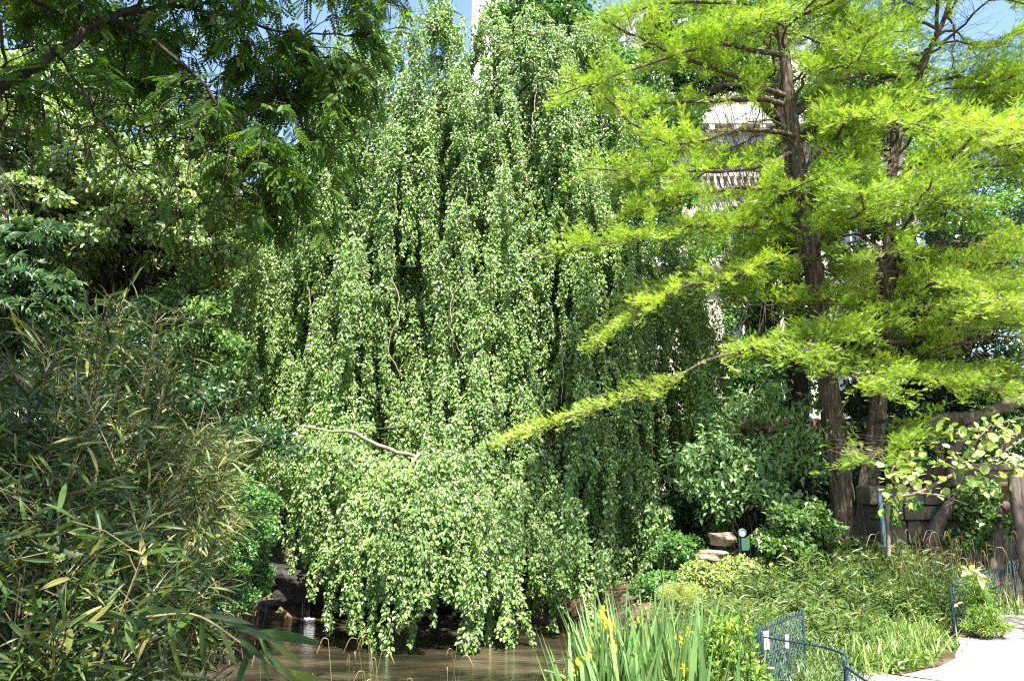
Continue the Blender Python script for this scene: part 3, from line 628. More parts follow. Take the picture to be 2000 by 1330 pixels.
tree('small_leaved_tree', 'mid green tree half screening the mansion between the beech and the cypress trunk', 'tree',
     [[(1500, 1000, 22, 40), (1500, 700, 22, 34), (1500, 450, 22, 20)]],
     [(1420, 120, 22, 1.2, .8, .8, 30), (1650, 120, 22, 1.2, .8, .9, 30), (1320, 190, 22, .8, .8, .8, 22), (1700, 230, 22, 1.1, .8, 1.0, 30), (1360, 120, 21.5, .9, .6, .9, 26), (1500, 150, 22, .7, .5, .35, 12), (1590, 200, 22, .8, .5, .5, 16), (1760, 150, 22, 1.0, .6, .8, 24), (1260, 120, 21, .8, .6, .8, 20), (1330, 40, 21, 1.1, .6, .7, 28), (1440, 40, 21, .9, .6, .5, 20), (1560, 30, 22, 1.5, .8, .7, 26), (1520, 540, 22, 1.5, 1.0, 2.2, 60), (1440, 640, 22, .7, .8, 1.6, 24), (1350, 420, 21, .8, .8, 1.6, 26), (1600, 330, 22, 1.0, .8, 1.6, 26), (1480, 760, 20, 1.3, .8, .9, 40)], 'shrub', 'bark_dark', .10, OVAL, .4, 230, group=G1, gaps=[(1440, 243, 80, 45), (1395, 700, 25, 120), (1640, 220, 30, 22), (1380, 740, 30, 90), (1420, 350, 50, 18)])
tree('holly_tree', 'dark glossy evergreen in deep shade behind the right hand cypress trunk', 'tree',
     [[(1880, 1050, 15.8, 40), (1880, 800, 15.8, 30), (1880, 600, 15.8, 20)]],
     [(1900, 640, 15.6, 1.9, 1.1, 2.0, 70), (1790, 800, 15.8, 1.4, 1.0, 1.6, 48), (1700, 640, 16.4, 1.5, .9, 2.0, 44)], 'dark', 'bark_dark', .085, OVAL, .4, 260, gaps=GAPS[:11])
def shrub(name, label, crowns, leafm, size, T=OVAL, crad=.25, nleaf=130, stemd=None, cat='shrub', gaps=None, up=.6, flat=.7, droop=-.2, stemm='twig_brown', group=None, lower=-.5, part='foliage'):
    px, py, D = crowns[0][:3]; b = at(px, py, D); b[2] = max(ground_h(b[0], b[1]), -.6)
    root = thing(name, label, cat, b, group); ml, mbr = MB(), MB()
    for (px, py, D, rx, ry, rz, nc) in crowns:
        c = at(px, py, D); g = c.copy(); g[2] = max(float(ground_h(c[0], c[1])), -.6)
        cs = crown(ml, None, c, (rx, ry, rz), nc, nleaf, size, T, crad, None, up, flat, gaps=gaps, lower=lower, droop=droop, shell=.45)
        for p in cs[::(2 if nleaf > 50 else 5)]:
            g2 = g+rng.normal(size=3)*[.1, .1, 0]
            mbr.tubes(spline([g2, (g2+p)/2+rng.normal(size=3)*.06, p], 7), np.linspace(.008, .003, 7), 4)
    mbr.build('stems', stemm, root, True); ml.build(part, leafm, root)
    return root
shrub('copper_shrub', 'small rusty red leaved shrub in the shade between the chestnut and the maple stems', [(130, 596, 12.5, .38, .3, .14, 7), (122, 645, 12.5, .12, .3, .14, 3)], 'copper', .08, OVAL_N, .12, 34)
shrub('copper_shrub', 'thin russet shrub mingling with green leaves at the left foot of the beech', [(400, 640, 13.2, .35, .4, 1.0, 16), (410, 760, 13, .5, .4, .7, 12)], 'copper', .07, OVAL, .18, 28)
shrub('leafy_shrub', 'loose light green shrub between the maple stems and the beech', [(340, 690, 12.8, 1.1, .7, 1.0, 60), (370, 590, 13.0, .6, .5, .5, 18), (290, 770, 12.5, 1.0, .6, .8, 40)], 'ivy', .075, OVAL, .22, 110)
shrub('leafy_shrub', 'dim glossy undergrowth under the maple beside the bamboo', [(120, 740, 12.0, 1.8, .8, 1.0, 80), (350, 860, 11.5, 1.4, .6, .9, 70)], 'dark', .08, OVAL, .28, 150)
shrub('creeper_mound', 'bright small-leaved creeper spilling over the bank beside the little waterfall', [(470, 1010, 10.8, .42, .5, .5, 60), (440, 1080, 10.6, .5, .5, .5, 50), (490, 1120, 11.2, .22, .3, .40, 26), (430, 1170, 10.8, .5, .4, .3, 40)], 'shrub', .045, OVAL, .13, 190)
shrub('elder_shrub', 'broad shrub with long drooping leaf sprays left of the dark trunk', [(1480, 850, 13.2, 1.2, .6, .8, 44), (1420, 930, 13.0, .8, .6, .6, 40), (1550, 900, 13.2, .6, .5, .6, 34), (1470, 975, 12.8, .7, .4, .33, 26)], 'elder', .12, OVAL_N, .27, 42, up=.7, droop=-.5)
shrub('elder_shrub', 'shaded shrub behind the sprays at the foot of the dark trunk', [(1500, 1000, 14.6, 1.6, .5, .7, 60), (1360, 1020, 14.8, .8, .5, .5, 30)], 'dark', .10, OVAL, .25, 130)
shrub('viburnum_shrub', 'bright shrub with broad shining leaves at the left foot of the reddish trunks', [(1570, 1035, 11.6, .42, .35, .45, 44), (1540, 1075, 11.4, .4, .35, .3, 26)], 'ivy', .085, OVAL, .14, 60)
shrub('ivy_mound', 'pale variegated ivy mound on the bank beneath the small round-topped sign', [(1390, 1130, 11.6, .5, .4, .28, 56), (1475, 1120, 11.4, .5, .35, .2, 34), (1340, 1165, 11, .3, .3, .15, 16)], 'pale', .052, OVAL, .11, 110)
shrub('leafy_shrub', 'low dark fern-like plants in the shade right of the beech strands', [(1320, 1080, 12.6, .35, .4, .22, 26), (1300, 1150, 12, .4, .4, .25, 26)], 'shrub', .06, OVAL, .14, 90)
shrub('moss_cushion', 'rounded yellow-green cushion plant behind the iris blades', [(1325, 1160, 9.6, .24, .22, .12, 26), (1440, 1185, 9.3, .3, .2, .08, 18)], 'moss', .022, SLIM, .06, 260)
shrub('round_leaf_shrub', 'dark shrub with oval leaves catching light in front of the stone arch', [(1925, 1000, 11.7, .30, .3, .48, 34), (1948, 1035, 11.6, .28, .3, .25, 20), (1895, 1060, 11.8, .34, .3, .22, 16)], 'ivy', .085, OVAL, .13, 42)
shrub('hedge_shrub', 'mixed green shrubbery closing the view behind the rustic bridge', [(1830, 880, 15.2, 1.5, .6, .8, 60), (1990, 860, 15, 1.2, .6, .9, 40), (1730, 950, 14.8, .6, .5, .8, 30)], 'shrub', .085, OVAL, .25, 110)
shrub('ivy_tuft', 'small ivy clinging to the stone wall beside the blue pole', [(1740, 1010, 11.5, .12, .15, .35, 14), (1795, 990, 11.5, .12, .1, .1, 5)], 'shrub', .05, OVAL, .09, 40)

# pale round leaved branch in front of the bridge
def round_branch():
    root = thing('redbud_branch_tree', 'branching shrub with big pale round leaves before the rustic railing', 'shrub', at(1738, 1075, 9.9))
    br, ml = MB(), MB(); ends = []
    for pts in ([(1736, 1085, 9.9, 9), (1735, 990, 9.9, 8), (1760, 970, 9.8, 8), (1800, 960, 9.7, 8), (1850, 932, 9.6, 8), (1930, 900, 9.5, 6), (2010, 850, 9.4, 4)],
                [(1790, 962, 9.7, 5), (1840, 968, 9.6, 4), (1890, 985, 9.5, 3)], [(1860, 928, 9.6, 5), (1890, 880, 9.5, 4), (1935, 830, 9.4, 3)], [(1770, 968, 9.8, 4), (1740, 930, 9.7, 3), (1760, 890, 9.7, 2)],
                [(1900, 912, 9.5, 4), (1960, 935, 9.4, 2)], [(1930, 845, 9.4, 3), (1950, 828, 9.3, 3), (2000, 815, 9.2, 2)]):
        P, r = pxpath(pts, 18); br.tubes(P, r*.9, 6); ends.append(P)
    br.build('branches', 'twig_pale', root, True)
    spots = [(1750, 930, 34, 40), (1790, 910, 40, 24), (1880, 900, 50, 40), (1920, 860, 50, 30), (1960, 890, 45, 34), (1885, 950, 32, 14), (1740, 980, 24, 24), (1860, 835, 36, 16), (1955, 830, 50, 24), (1800, 940, 50, 20), (1990, 930, 20, 24)]
    for x, y, sx, sy in spots:
        n = int(22*sx*sy/900)
        P = atv(x+rng.normal(size=n)*sx*.62, y+rng.normal(size=n)*sy*.62, 9.5+rng.normal(size=n)*.25)
        D = rng.normal(size=(n, 3))*.7+np.array([0, -.3, -.4]); Nn = np.array([0.1, -.25, 1.])+rng.normal(size=(n, 3))*.35
        scatter(ml, ROUND, P, D, Nn, .095*rng.uniform(.6, 1.2, n))
    ml.build('leaves', 'pale', root)
round_branch()

# ------------------------------------------------------------------ overhanging robinia
def robinia():
    root = thing('overhanging_robinia', 'dark limb and drooping feathery leaves reaching over the water from the left', 'tree', (-6.2, 2.6, float(ground_h(-6.2, 2.6))))
    tb = MB(); tr = spline([(-6.2, 2.6, -.2), (-6.0, 2.7, 2.2), (-5.2, 3.3, 4.0), (-4.3, 4.0, 4.7)], 20); tb.tubes(tr, np.linspace(.22, .14, 20), 12)
    tb.build('trunk', 'bark_dark', root, True)
    lb, ml, tw = MB(), MB(), MB()
    limb = [(-300, 330, 4.6, 46), (-120, 230, 4.7, 34), (0, 170, 4.8, 27), (60, 140, 4.9, 24), (105, 108, 5.0, 21), (160, 65, 5.1, 18), (215, 35, 5.2, 14), (270, 15, 5.3, 11)]
    P, r = pxpath(limb, 24); P[0] = tr[12]; P[1:] += rng.normal(size=(23, 3))*.012; lb.tubes(P, r, 10)
    long_ = [[(215, 35, 5.2, 13), (290, 75, 5.2, 11), (370, 140, 5.3, 9), (440, 215, 5.4, 8), (490, 275, 5.5, 7), (530, 340, 5.6, 5), (570, 400, 5.7, 4), (610, 450, 5.8, 2)],
             [(110, 105, 5, 8), (150, 150, 5.1, 7), (185, 220, 5.2, 6), (225, 270, 5.3, 5), (240, 320, 5.4, 4), (300, 385, 5.5, 3), (350, 420, 5.6, 2)],
             [(60, 0, 5, 9), (110, 25, 5.2, 9), (200, 45, 5.4, 7), (260, 60, 5.6, 6), (320, 100, 5.8, 5), (370, 200, 6, 3)],
             [(240, 30, 5.3, 10), (330, 10, 5.5, 9), (430, 30, 5.8, 7), (540, 60, 6.1, 5), (640, 70, 6.4, 4), (740, 60, 6.6, 2)],
             [(330, 10, 5.5, 8), (420, -30, 5.7, 7), (560, -50, 6, 5), (700, -20, 6.3, 4), (800, 20, 6.6, 2)],
             [(260, 60, 5.5, 6), (240, 130, 5.6, 5), (250, 200, 5.7, 4), (290, 260, 5.7, 3), (345, 330, 5.8, 2)],
             [(370, 140, 5.3, 5), (350, 200, 5.5, 4), (360, 250, 5.6, 3), (400, 300, 5.7, 2)],
             [(480, 265, 5.5, 4), (480, 320, 5.6, 3), (470, 390, 5.7, 2)],
             [(0, 40, 4.8, 8), (10, 130, 4.9, 6), (15, 200, 5, 4), (5, 260, 5, 2)],
             [(440, 30, 5.8, 6), (500, 120, 6, 5), (560, 200, 6.1, 4), (600, 290, 6.2, 2)],
             [(560, 60, 6.1, 5), (620, 110, 6.3, 4), (650, 190, 6.4, 2)],
             [(160, 65, 5.1, 8), (120, 10, 5.1, 8), (60, -60, 5.1, 6), (-20, -120, 5, 4)],
             [(270, 15, 5.3, 10), (300, -60, 5.3, 8), (380, -160, 5.2, 6), (480, -260, 5, 4)]]
    allb = []
    for pts in long_:
        P, r = pxpath(pts, 24); P[2:] += rng.normal(size=(22, 3))*.01; lb.tubes(P, r, 6); allb.append(P)
    # unseen canopy above and behind the viewer, extended to shade the bamboo
    for k in range(16):
        s0 = tr[rng.integers(10, 20)]; e = np.array([rng.uniform(-2.4, -.2), rng.uniform(-.9, 1.3), rng.uniform(4.9, 6.0)])
        P = spline([s0, (s0+e)/2+np.array([0, 0, .4]), e], 24); lb.tubes(P, np.linspace(.04, .008, 24), 5); allb.append(P)
    for k in range(62):
        s0 = tr[rng.integers(10, 20)]
        e = np.array([rng.uniform(-5, 1.3), rng.uniform(-2.2, 3.8), rng.uniform(4.6, 7.0)])
        mid = (s0+e)/2+np.array([0, 0, .5]); P = spline([s0, mid, e], 24); lb.tubes(P, np.linspace(.05, .008, 24), 5); allb.append(P)
    for k in range(16):   # unseen thin boughs added high above the pond to dapple it with shade
        s0 = tr[rng.integers(14, 20)]
        e = np.array([rng.uniform(-2, 3), rng.uniform(2.2, 6.3), rng.uniform(7.0, 8.2)])
        mid = (s0+e)/2+np.array([0, 0, 1.3]); P = spline([s0, mid, e], 24); lb.tubes(P, np.linspace(.05, .008, 24), 5); allb.append(P)
    lb.build('limbs', 'bark_dark', root, True)
    gaps = [(420, 150, 30, 30), (375, 215, 22, 12), (640, 60, 34, 38), (350, 90, 20, 30), (590, 230, 25, 18), (460, 350, 30, 15), (800, 50, 60, 60), (610, 20, 14, 20)]
    twigs = []; nb = 13
    for bi, P in enumerate(allb):
        m = (32 if bi in (0, 3, 4, 9, 10, 7) else 20) if bi < nb else 13
        for _ in range(m):
            i = rng.integers(5, 24); b = P[i]; L = rng.uniform(.35, .95)
            az = rng.uniform(0, 6.3); d = np.array([math.cos(az), math.sin(az)*.8, rng.uniform(-.5, .35)])
            e = b+d*L*.6+np.array([0, 0, -.35*L]); mid = b+d*L*.45+np.array([0, 0, .03])
            twigs.append(spline([b, mid, e], 8))
    twigs = np.array(twigs)
    tw.tubes(twigs, np.linspace(.006, .0025, 8)[None]*np.ones((len(twigs), 1)), 4)
    m = len(twigs); cnt = 13; idx = np.repeat(np.arange(m), cnt); u = rng.uniform(.15, 1, len(idx)); f = u*7; i0 = np.minimum(f.astype(int), 6); t = (f-i0)[:, None]
    P = twigs[idx, i0]*(1-t)+twigs[idx, i0+1]*t
    T = unit(twigs[idx, 7]-twigs[idx, 0]); sd = unit(np.cross(T, [0, 0, 1.]))*np.where(rng.random(len(idx)) < .5, 1, -1)[:, None]
    D = T*.55+sd*.8+np.array([0, 0, -.45])+rng.normal(size=P.shape)*.3; Nn = np.array([0, 0, 1.])+rng.normal(size=P.shape)*.45
    px, py = proj(P); vis = P[:, 1] > 2
    k_ = gapkeep(P, .9, gaps) | ~vis
    thin = ((px-170)/340)**2+((py-345)/175)**2 < 1
    k_ &= ~(thin & vis & (rng.random(len(P)) < .86))
    k_ &= ~((py > 470) & (P[:, 1] > 3) & (P[:, 1] < 7)) & (P[:, 2]-CZ > .4)
    dz = P[:, 2]-1.5; lx = P[:, 0]-.155*dz; ly = P[:, 1]+.508*dz  # crown opened where its shade would land on straw bamboo and irises
    k_ &= ~((((lx+2.9)/.8)**2+((ly-4.9)/1.0)**2 < 1) & (rng.random(len(P)) < .85))
    k_ &= ~((((lx-1.1)/1.6)**2+((ly-5.4)/1.2)**2 < 1) & (rng.random(len(P)) < .8))
    P, D, Nn = P[k_], D[k_], Nn[k_]
    scatter(ml, PIN, P, D, Nn, .21*rng.uniform(.65, 1.2, len(P)))
    ml.build('crown', 'robinia', root); tw.build('twigs', 'bark_dark', root)
robinia()

# ------------------------------------------------------------------ bamboo
def bamboo(name, label, canes, leafm, leafsize, perm, T=LANCE, spread=.25, canem='cane', base=None, group='bamboo clumps at the water edge', up=.55, filt=None):
    """canes: list of (base xyz, tip xyz, bow)"""
    root = thing(name, label, 'bamboo', canes[0][0] if base is None else base, group)
    cb, ml, tb = MB(), MB(), MB(); n = 14; C = []; Rr = []
    for b, e, bow in canes:
        b = np.array(b, float); e = np.array(e, float); mid = b*.45+e*.55+np.array([0, 0, bow]); C.append(spline([b, mid, e], n)); Rr.append(np.linspace(.0065, .0018, n))
    C = np.array(C); Rr = np.array(Rr); cb.tubes(C, Rr, 6)
    m = len(C); L = np.linalg.norm(np.diff(C, axis=1), axis=2).sum(1); cnt = np.maximum(5, (L*perm).astype(int))
    idx = np.repeat(np.arange(m), cnt); u = rng.uniform(.12, 1, len(idx))**.8; f = u*(n-1); i0 = np.minimum(f.astype(int), n-2); t = (f-i0)[:, None]
    B = C[idx, i0]*(1-t)+C[idx, i0+1]*t; Tn = unit(C[idx, i0+1]-C[idx, i0])
    # side twig carrying a fan of leaves
    az = rng.uniform(0, 6.3, len(idx)); h = np.stack([np.cos(az), np.sin(az), rng.uniform(-.2, .6, len(idx))], -1)
    d = unit(h+Tn*.7); ln = spread*rng.uniform(.3, 1.2, len(idx)); E = B+d*ln[:, None]; E[:, 2] -= .15*ln
    k = np.ones(len(E), bool) if filt is None else filt(E)
    B, E, d, ln = B[k], E[k], d[k], ln[k]; q = len(B)
    tb.tubes(np.stack([B, (B+E)/2+np.array([0, 0, .02]), E], 1), np.full((q, 3), .0018), 3)
    for j in range(5):
        v = 1-.16*j; P = B+(E-B)*v+rng.normal(size=E.shape)*.012
        D = d*.8+rng.normal(size=E.shape)*.45+np.array([0, 0, -.35]); Nn = np.array([0, 0, up])+rng.normal(size=E.shape)*.45+np.array([0, -.25, 0])
        scatter(ml, T, P, D, Nn, leafsize*rng.uniform(.55, 1.25, q), rng.random(q)**1.1)
    cb.build('canes', canem, root, True); tb.build('twigs', canem, root); ml.build('foliage', leafm, root)
def fan(px0, px1, py0, py1, D0, D1, n, bx, by, bow=.25, js=.25):
    out = []
    for _ in range(n):
        e = at(rng.uniform(px0, px1), rng.uniform(py0, py1), rng.uniform(D0, D1))
        b = np.array([e[0]*.55+bx*.45+rng.normal()*js, e[1]*.5+by*.5+rng.normal()*js, 0.]); b[2] = max(float(ground_h(b[0], b[1])), -.62)
        if b[2] > e[2]-.15: b[2] = e[2]-.3
        out.append((b, e, bow*rng.uniform(.4, 1.3)))
    return out
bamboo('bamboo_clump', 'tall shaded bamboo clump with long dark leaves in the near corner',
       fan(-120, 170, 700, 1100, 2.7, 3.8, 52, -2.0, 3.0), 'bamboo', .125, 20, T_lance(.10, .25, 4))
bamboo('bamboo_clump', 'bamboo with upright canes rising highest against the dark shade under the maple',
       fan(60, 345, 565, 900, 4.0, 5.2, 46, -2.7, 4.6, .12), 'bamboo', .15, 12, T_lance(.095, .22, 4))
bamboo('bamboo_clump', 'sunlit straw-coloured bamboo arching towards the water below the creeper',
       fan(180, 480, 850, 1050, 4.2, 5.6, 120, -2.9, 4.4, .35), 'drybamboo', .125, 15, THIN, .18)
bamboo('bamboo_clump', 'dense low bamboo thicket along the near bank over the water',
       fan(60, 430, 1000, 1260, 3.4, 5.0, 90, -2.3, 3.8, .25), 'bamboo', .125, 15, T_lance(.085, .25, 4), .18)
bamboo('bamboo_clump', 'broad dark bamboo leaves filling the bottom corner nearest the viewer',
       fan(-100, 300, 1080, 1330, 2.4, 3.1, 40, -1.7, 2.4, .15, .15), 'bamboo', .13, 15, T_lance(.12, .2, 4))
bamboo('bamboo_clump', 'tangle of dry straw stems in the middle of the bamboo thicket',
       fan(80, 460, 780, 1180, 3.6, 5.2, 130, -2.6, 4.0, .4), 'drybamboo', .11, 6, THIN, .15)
def drooping_cane():
    P, r = pxpath([(-80, 1150, 2.6, 10), (120, 1215, 2.6, 8), (280, 1205, 2.6, 7), (380, 1200, 2.6, 6), (470, 1255, 2.6, 5), (560, 1320, 2.6, 5), (620, 1370, 2.6, 4)], 30)
    root = thing('bamboo_cane', 'single drooping bamboo cane with broad pale-edged leaves hanging before the water', 'bamboo', P[0])
    cb, ml = MB(), MB(); cb.tubes(P, r*.8, 7)
    tips = [(395, 1200, 395, 1320), (400, 1200, 500, 1215), (380, 1200, 320, 1235), (430, 1230, 470, 1310), (465, 1245, 520, 1290), (440, 1215, 560, 1255), (500, 1235, 620, 1245), (505, 1240, 545, 1320), (515, 1238, 592, 1295), (510, 1268, 525, 1350), (520, 1275, 600, 1345), (560, 1310, 700, 1360), (490, 1262, 460, 1340), (300, 1208, 260, 1290), (300, 1208, 250, 1225), (330, 1205, 345, 1330)]
    for x0, y0, x1, y1 in tips:
        a = at(x0, y0, 2.6+rng.normal()*.05); b = at(x1, y1, 2.5+rng.normal()*.06); d = b-a; Lf = np.linalg.norm(d)
        nn = np.array([rng.normal()*.3, -.9, .5])
        scatter(ml, T_lance(.10, .14, 6), a[None], d[None], nn[None], [Lf*1.05], [rng.choice([.3, .6, .7, .85])])
    # the leaf fan that hangs at the left of the cane
    for k in range(13):
        i = rng.integers(0, 16); a = P[i]; d = np.array([rng.normal()*.7, rng.normal()*.4, -rng.uniform(.1, 1)])
        scatter(ml, T_lance(.10, .2, 5), a[None], d[None], np.array([[rng.normal()*.4, -.8, .6]]), [rng.uniform(.14, .24)])
    cb.build('cane', 'cane', root, True); ml.build('leaves', 'bamboo', root)
drooping_cane()

# ------------------------------------------------------------------ blades: iris, grasses, sedges
def ribbons(mb, B, az, lean, L, W, bend, n=9, fold=.15, tip=.75, A=None):
    """upright blades. arrays (m,)"""
    m = len(B); u = np.linspace(0, 1, n)[None]
    th = lean[:, None]+bend[:, None]*u**1.7
    dl = L[:, None]/(n-1)
    hx = np.cumsum(np.sin(th)*dl, 1)-np.sin(th[:, :1])*dl; hz = np.cumsum(np.cos(th)*dl, 1)-np.cos(th[:, :1])*dl
    d = np.stack([np.cos(az), np.sin(az), np.zeros(m)], -1)
    C = B[:, None]+hx[..., None]*d[:, None]; C[..., 2] += hz
    tw = az+np.pi/2+rng.normal(size=m)*.5; s_ = np.stack([np.cos(tw), np.sin(tw), np.zeros(m)], -1)
    w_ = W[:, None]*np.where(u < tip, 1-.15*u, (1-.15*tip)*((1-u)/(1-tip)))*.5
    nrm = d*fold
    Lf = C-s_[:, None]*w_[..., None]; Rf = C+s_[:, None]*w_[..., None]; Md = C-nrm[:, None]*w_[..., None]*2*.5
    V = np.stack([Lf, Md, Rf], 2).reshape(m, n*3, 3)
    i = np.arange(n-1)*3
    q = np.concatenate([np.stack([i, i+1, i+4, i+3], -1), np.stack([i+1, i+2, i+5, i+4], -1)])
    LI = (q[None]+(np.arange(m)*n*3)[:, None, None]).ravel()
    if A is None: A = rng.random(m)
    mb.add(V.reshape(-1, 3), LI, np.full(m*len(q), 4), np.repeat(A, len(q)))
def stems(mb, B, E, r, droop=0, k=5, n=8, arch=0.0):
    C = []
    for b, e in zip(B, E):
        mid = (b+e)/2+np.array([0, 0, arch]); C.append(spline([b, mid, e], n))
    mb.tubes(np.array(C), np.full((len(C), n), r), k)
def iris_flower(root, p):
    """yellow flag: three broad drooping falls, three short standards, three style arms"""
    mb = MB(); rot = rng.uniform(0, 6.3); tilt = rng.normal(size=2)*.15
    for k in range(3):
        a = rot+k*2.094; d = np.array([math.cos(a), math.sin(a), 0]); s_ = np.array([-d[1], d[0], 0])
        for (prof, wid, col) in (([(0, .005), (.018, .022), (.034, .020), (.046, .0), (.050, -.022), (.048, -.040)], [.006, .012, .026, .034, .030, .006], .3),
                            ([(0, .005), (.012, .018), (.018, .020), (.026, .018)], [.004, .012, .012, .003], .9)):
            V = []; n = len(prof)
            for (h, z), w_ in zip(prof, wid):
                h, z, w_ = h*.72, z*.72, w_*.72
                c = p+d*h+np.array([tilt[0]*z, tilt[1]*z, z])
                V += [c-s_*w_/2, c+np.array([0, 0, .003])+d*.002, c+s_*w_/2]
            LI = []
            for i in range(n-1): LI += [3*i, 3*i+1, 3*i+4, 3*i+3, 3*i+1, 3*i+2, 3*i+5, 3*i+4]
            mb.add(V, LI, [4]*(2*(n-1)), np.full(2*(n-1), col+rng.random()*.1))
        a2 = a+1.047; d2 = np.array([math.cos(a2), math.sin(a2), 0]); s2 = np.array([-d2[1], d2[0], 0])
        V = []
        for (h, z), w_ in zip([(0, .005), (.008, .02), (.010, .036), (.006, .048)], [.004, .010, .012, .003]):
            c = p+d2*h+np.array([0, 0, z]); V += [c-s2*w_/2, c+d2*.002, c+s2*w_/2]
        LI = []
        for i in range(3): LI += [3*i, 3*i+1, 3*i+4, 3*i+3, 3*i+1, 3*i+2, 3*i+5, 3*i+4]
        mb.add(V, LI, [4]*6)
    mb.build('flower', 'petal', root, True)
def iris(label, cx, D, halfw, n, hmin, hmax, flowers, tallpts=()):
    b0 = at(cx, 1330, D); b0[2] = float(ground_h(b0[0], D)); root = thing('yellow_iris', label, 'flower', b0, 'yellow flag irises on the near bank')
    m = n; ml, ms = MB(), MB()
    B = np.stack([b0[0]+rng.uniform(-1, 1, m)*halfw*.8, D+rng.normal(size=m)*.22, np.zeros(m)], -1); B[:, 2] = np.maximum(ground_h(B[:, 0], B[:, 1]), -.5)-.02
    off = (B[:, 0]-b0[0])/halfw; az = np.where(off+rng.normal(size=m)*.5 > 0, 0, np.pi)+rng.normal(size=m)*.6
    L = rng.uniform(hmin, hmax, m); lean = np.abs(rng.normal(size=m))*.09+.14*np.abs(off); bend = np.abs(rng.normal(size=m))*.22
    brk = rng.random(m) < .06; bend = np.where(brk, 1.9, bend)
    ribbons(ml, B, az, lean, L, rng.uniform(.022, .040, m), bend, 10, .12, .62)
    for (px, py) in tallpts:   # blades whose tips stand out
        e = at(px, py, D+rng.normal()*.1); b = np.array([b0[0]+(e[0]-b0[0])*.45, D, 0]); b[2] = float(ground_h(b[0], b[1])); v = e-b
        Lh = np.linalg.norm(v); a_ = math.atan2(v[1], v[0]); le = math.atan2(math.hypot(v[0], v[1]), v[2])
        ribbons(ml, b[None], np.array([a_]), np.array([le*.75]), np.array([Lh*1.01]), np.array([.034]), np.array([le*.7]), 12, .12, .6)
    Bs, Es = [], []
    for (px, py) in flowers:
        p = at(px, py, D+rng.normal()*.08-.1); b = np.array([b0[0]+(p[0]-b0[0])*.6, D, float(ground_h(b0[0], D))])
        Bs.append(b); Es.append(p); iris_flower(root, p)
    if Bs: stems(ms, Bs, Es, .004); ms.build('stems', 'stem', root, True)
    ml.build('blades', 'iris', root)
iris('tall clump of yellow irises with the longest upright sword blades', 1265, 5.3, .36, 330, .62, 1.08, [(1238, 1280), (1248, 1292), (1245, 1305), (1165, 1262), (1192, 1245), (1197, 1265), (1247, 1218), (1326, 1248), (1345, 1238), (1335, 1310)], [(1297, 1088), (1248, 1102), (1228, 1162), (1280, 1115), (1335, 1150), (1205, 1160), (1360, 1145)])
iris('leftmost iris clump leaning out over the pond with drooping yellow flowers', 1165, 5.1, .24, 170, .5, .92, [(1112, 1308), (1120, 1312), (1132, 1288), (1150, 1280), (1178, 1197), (1182, 1220), (1190, 1222), (1115, 1322)], [(1162, 1155), (1160, 1175), (1118, 1210), (1110, 1255)])
iris('iris clump on the right with curled tips and few flowers beside the wire fence', 1385, 5.4, .26, 130, .6, .98, [(1398, 1228), (1416, 1225), (1430, 1222)], [(1390, 1168), (1412, 1180), (1372, 1182), (1360, 1145)])
shrub('euonymus_bush', 'vivid yellow-green little bush between the irises and the wire fence', [(1425, 1275, 5.2, .17, .17, .15, 15), (1385, 1330, 5.15, .17, .15, .16, 12), (1460, 1320, 5.1, .14, .15, .17, 11), (1450, 1240, 5.2, .08, .1, .08, 6), (1400, 1240, 5.2, .06, .1, .07, 4)], 'lime', .045, OVAL_N, .065, 20, droop=.1, flat=1.3)

def tuft(name, label, cx, cy, D, n, L0, L1, W_, mat, spreadx, bend, lean=.25, seeds=0, group=None, cat='grass', seedlen=.05, spready=.12):
    b0 = at(cx, cy, D); b0[2] = max(float(ground_h(b0[0], b0[1])), -.62); root = thing(name, label, cat, b0, group)
    ml = MB(); B = np.stack([b0[0]+rng.normal(size=n)*spreadx, b0[1]+rng.normal(size=n)*spready, np.zeros(n)], -1); B[:, 2] = np.maximum(ground_h(B[:, 0], B[:, 1]), -.62)-.01
    ribbons(ml, B, rng.uniform(0, 6.3, n), np.abs(rng.normal(size=n))*lean+.03, rng.uniform(L0, L1, n), np.full(n, W_)*rng.uniform(.7, 1.2, n), np.abs(rng.normal(size=n))*bend+.2, 8, .15, .5)
    ml.build('blades', mat, root)
    if seeds:
        ms, mh = MB(), MB(); Cs = []; sl0 = seedlen
        for _ in range(seeds):
            b = np.array([b0[0]+rng.normal()*spreadx, b0[1]+rng.normal()*.1, b0[2]]); a = rng.uniform(0, 6.3); h = L1*rng.uniform(.7, 1.3); seedlen = sl0*rng.uniform(.4, 1.3)
            t1 = b+np.array([math.cos(a)*h*.18, math.sin(a)*h*.12, h]); t2 = t1+np.array([math.cos(a)*seedlen*.7, math.sin(a)*seedlen*.4, -seedlen*.15])
            t3 = t2+np.array([math.cos(a)*seedlen*.4, 0, -seedlen*.9])
            st = spline([b, b+(t1-b)*.5+np.array([0, 0, .02]), t1], 10); ms.tubes(st, np.full(10, .0016), 4)
            hd = spline([t1, t1+(t2-t1)*.6+np.array([0, 0, seedlen*.15]), t2, t3], 10); mh = MB(); mh.tubes(hd, np.array([.0022, .0026, .0034, .004, .0045, .0045, .0045, .004, .003, .001])*.7, 5); mh.build('seed_head', 'seed', root, True)
        ms.build('stalks', 'sedge', root, True)
g = 'dry sedges standing in front of the pond'
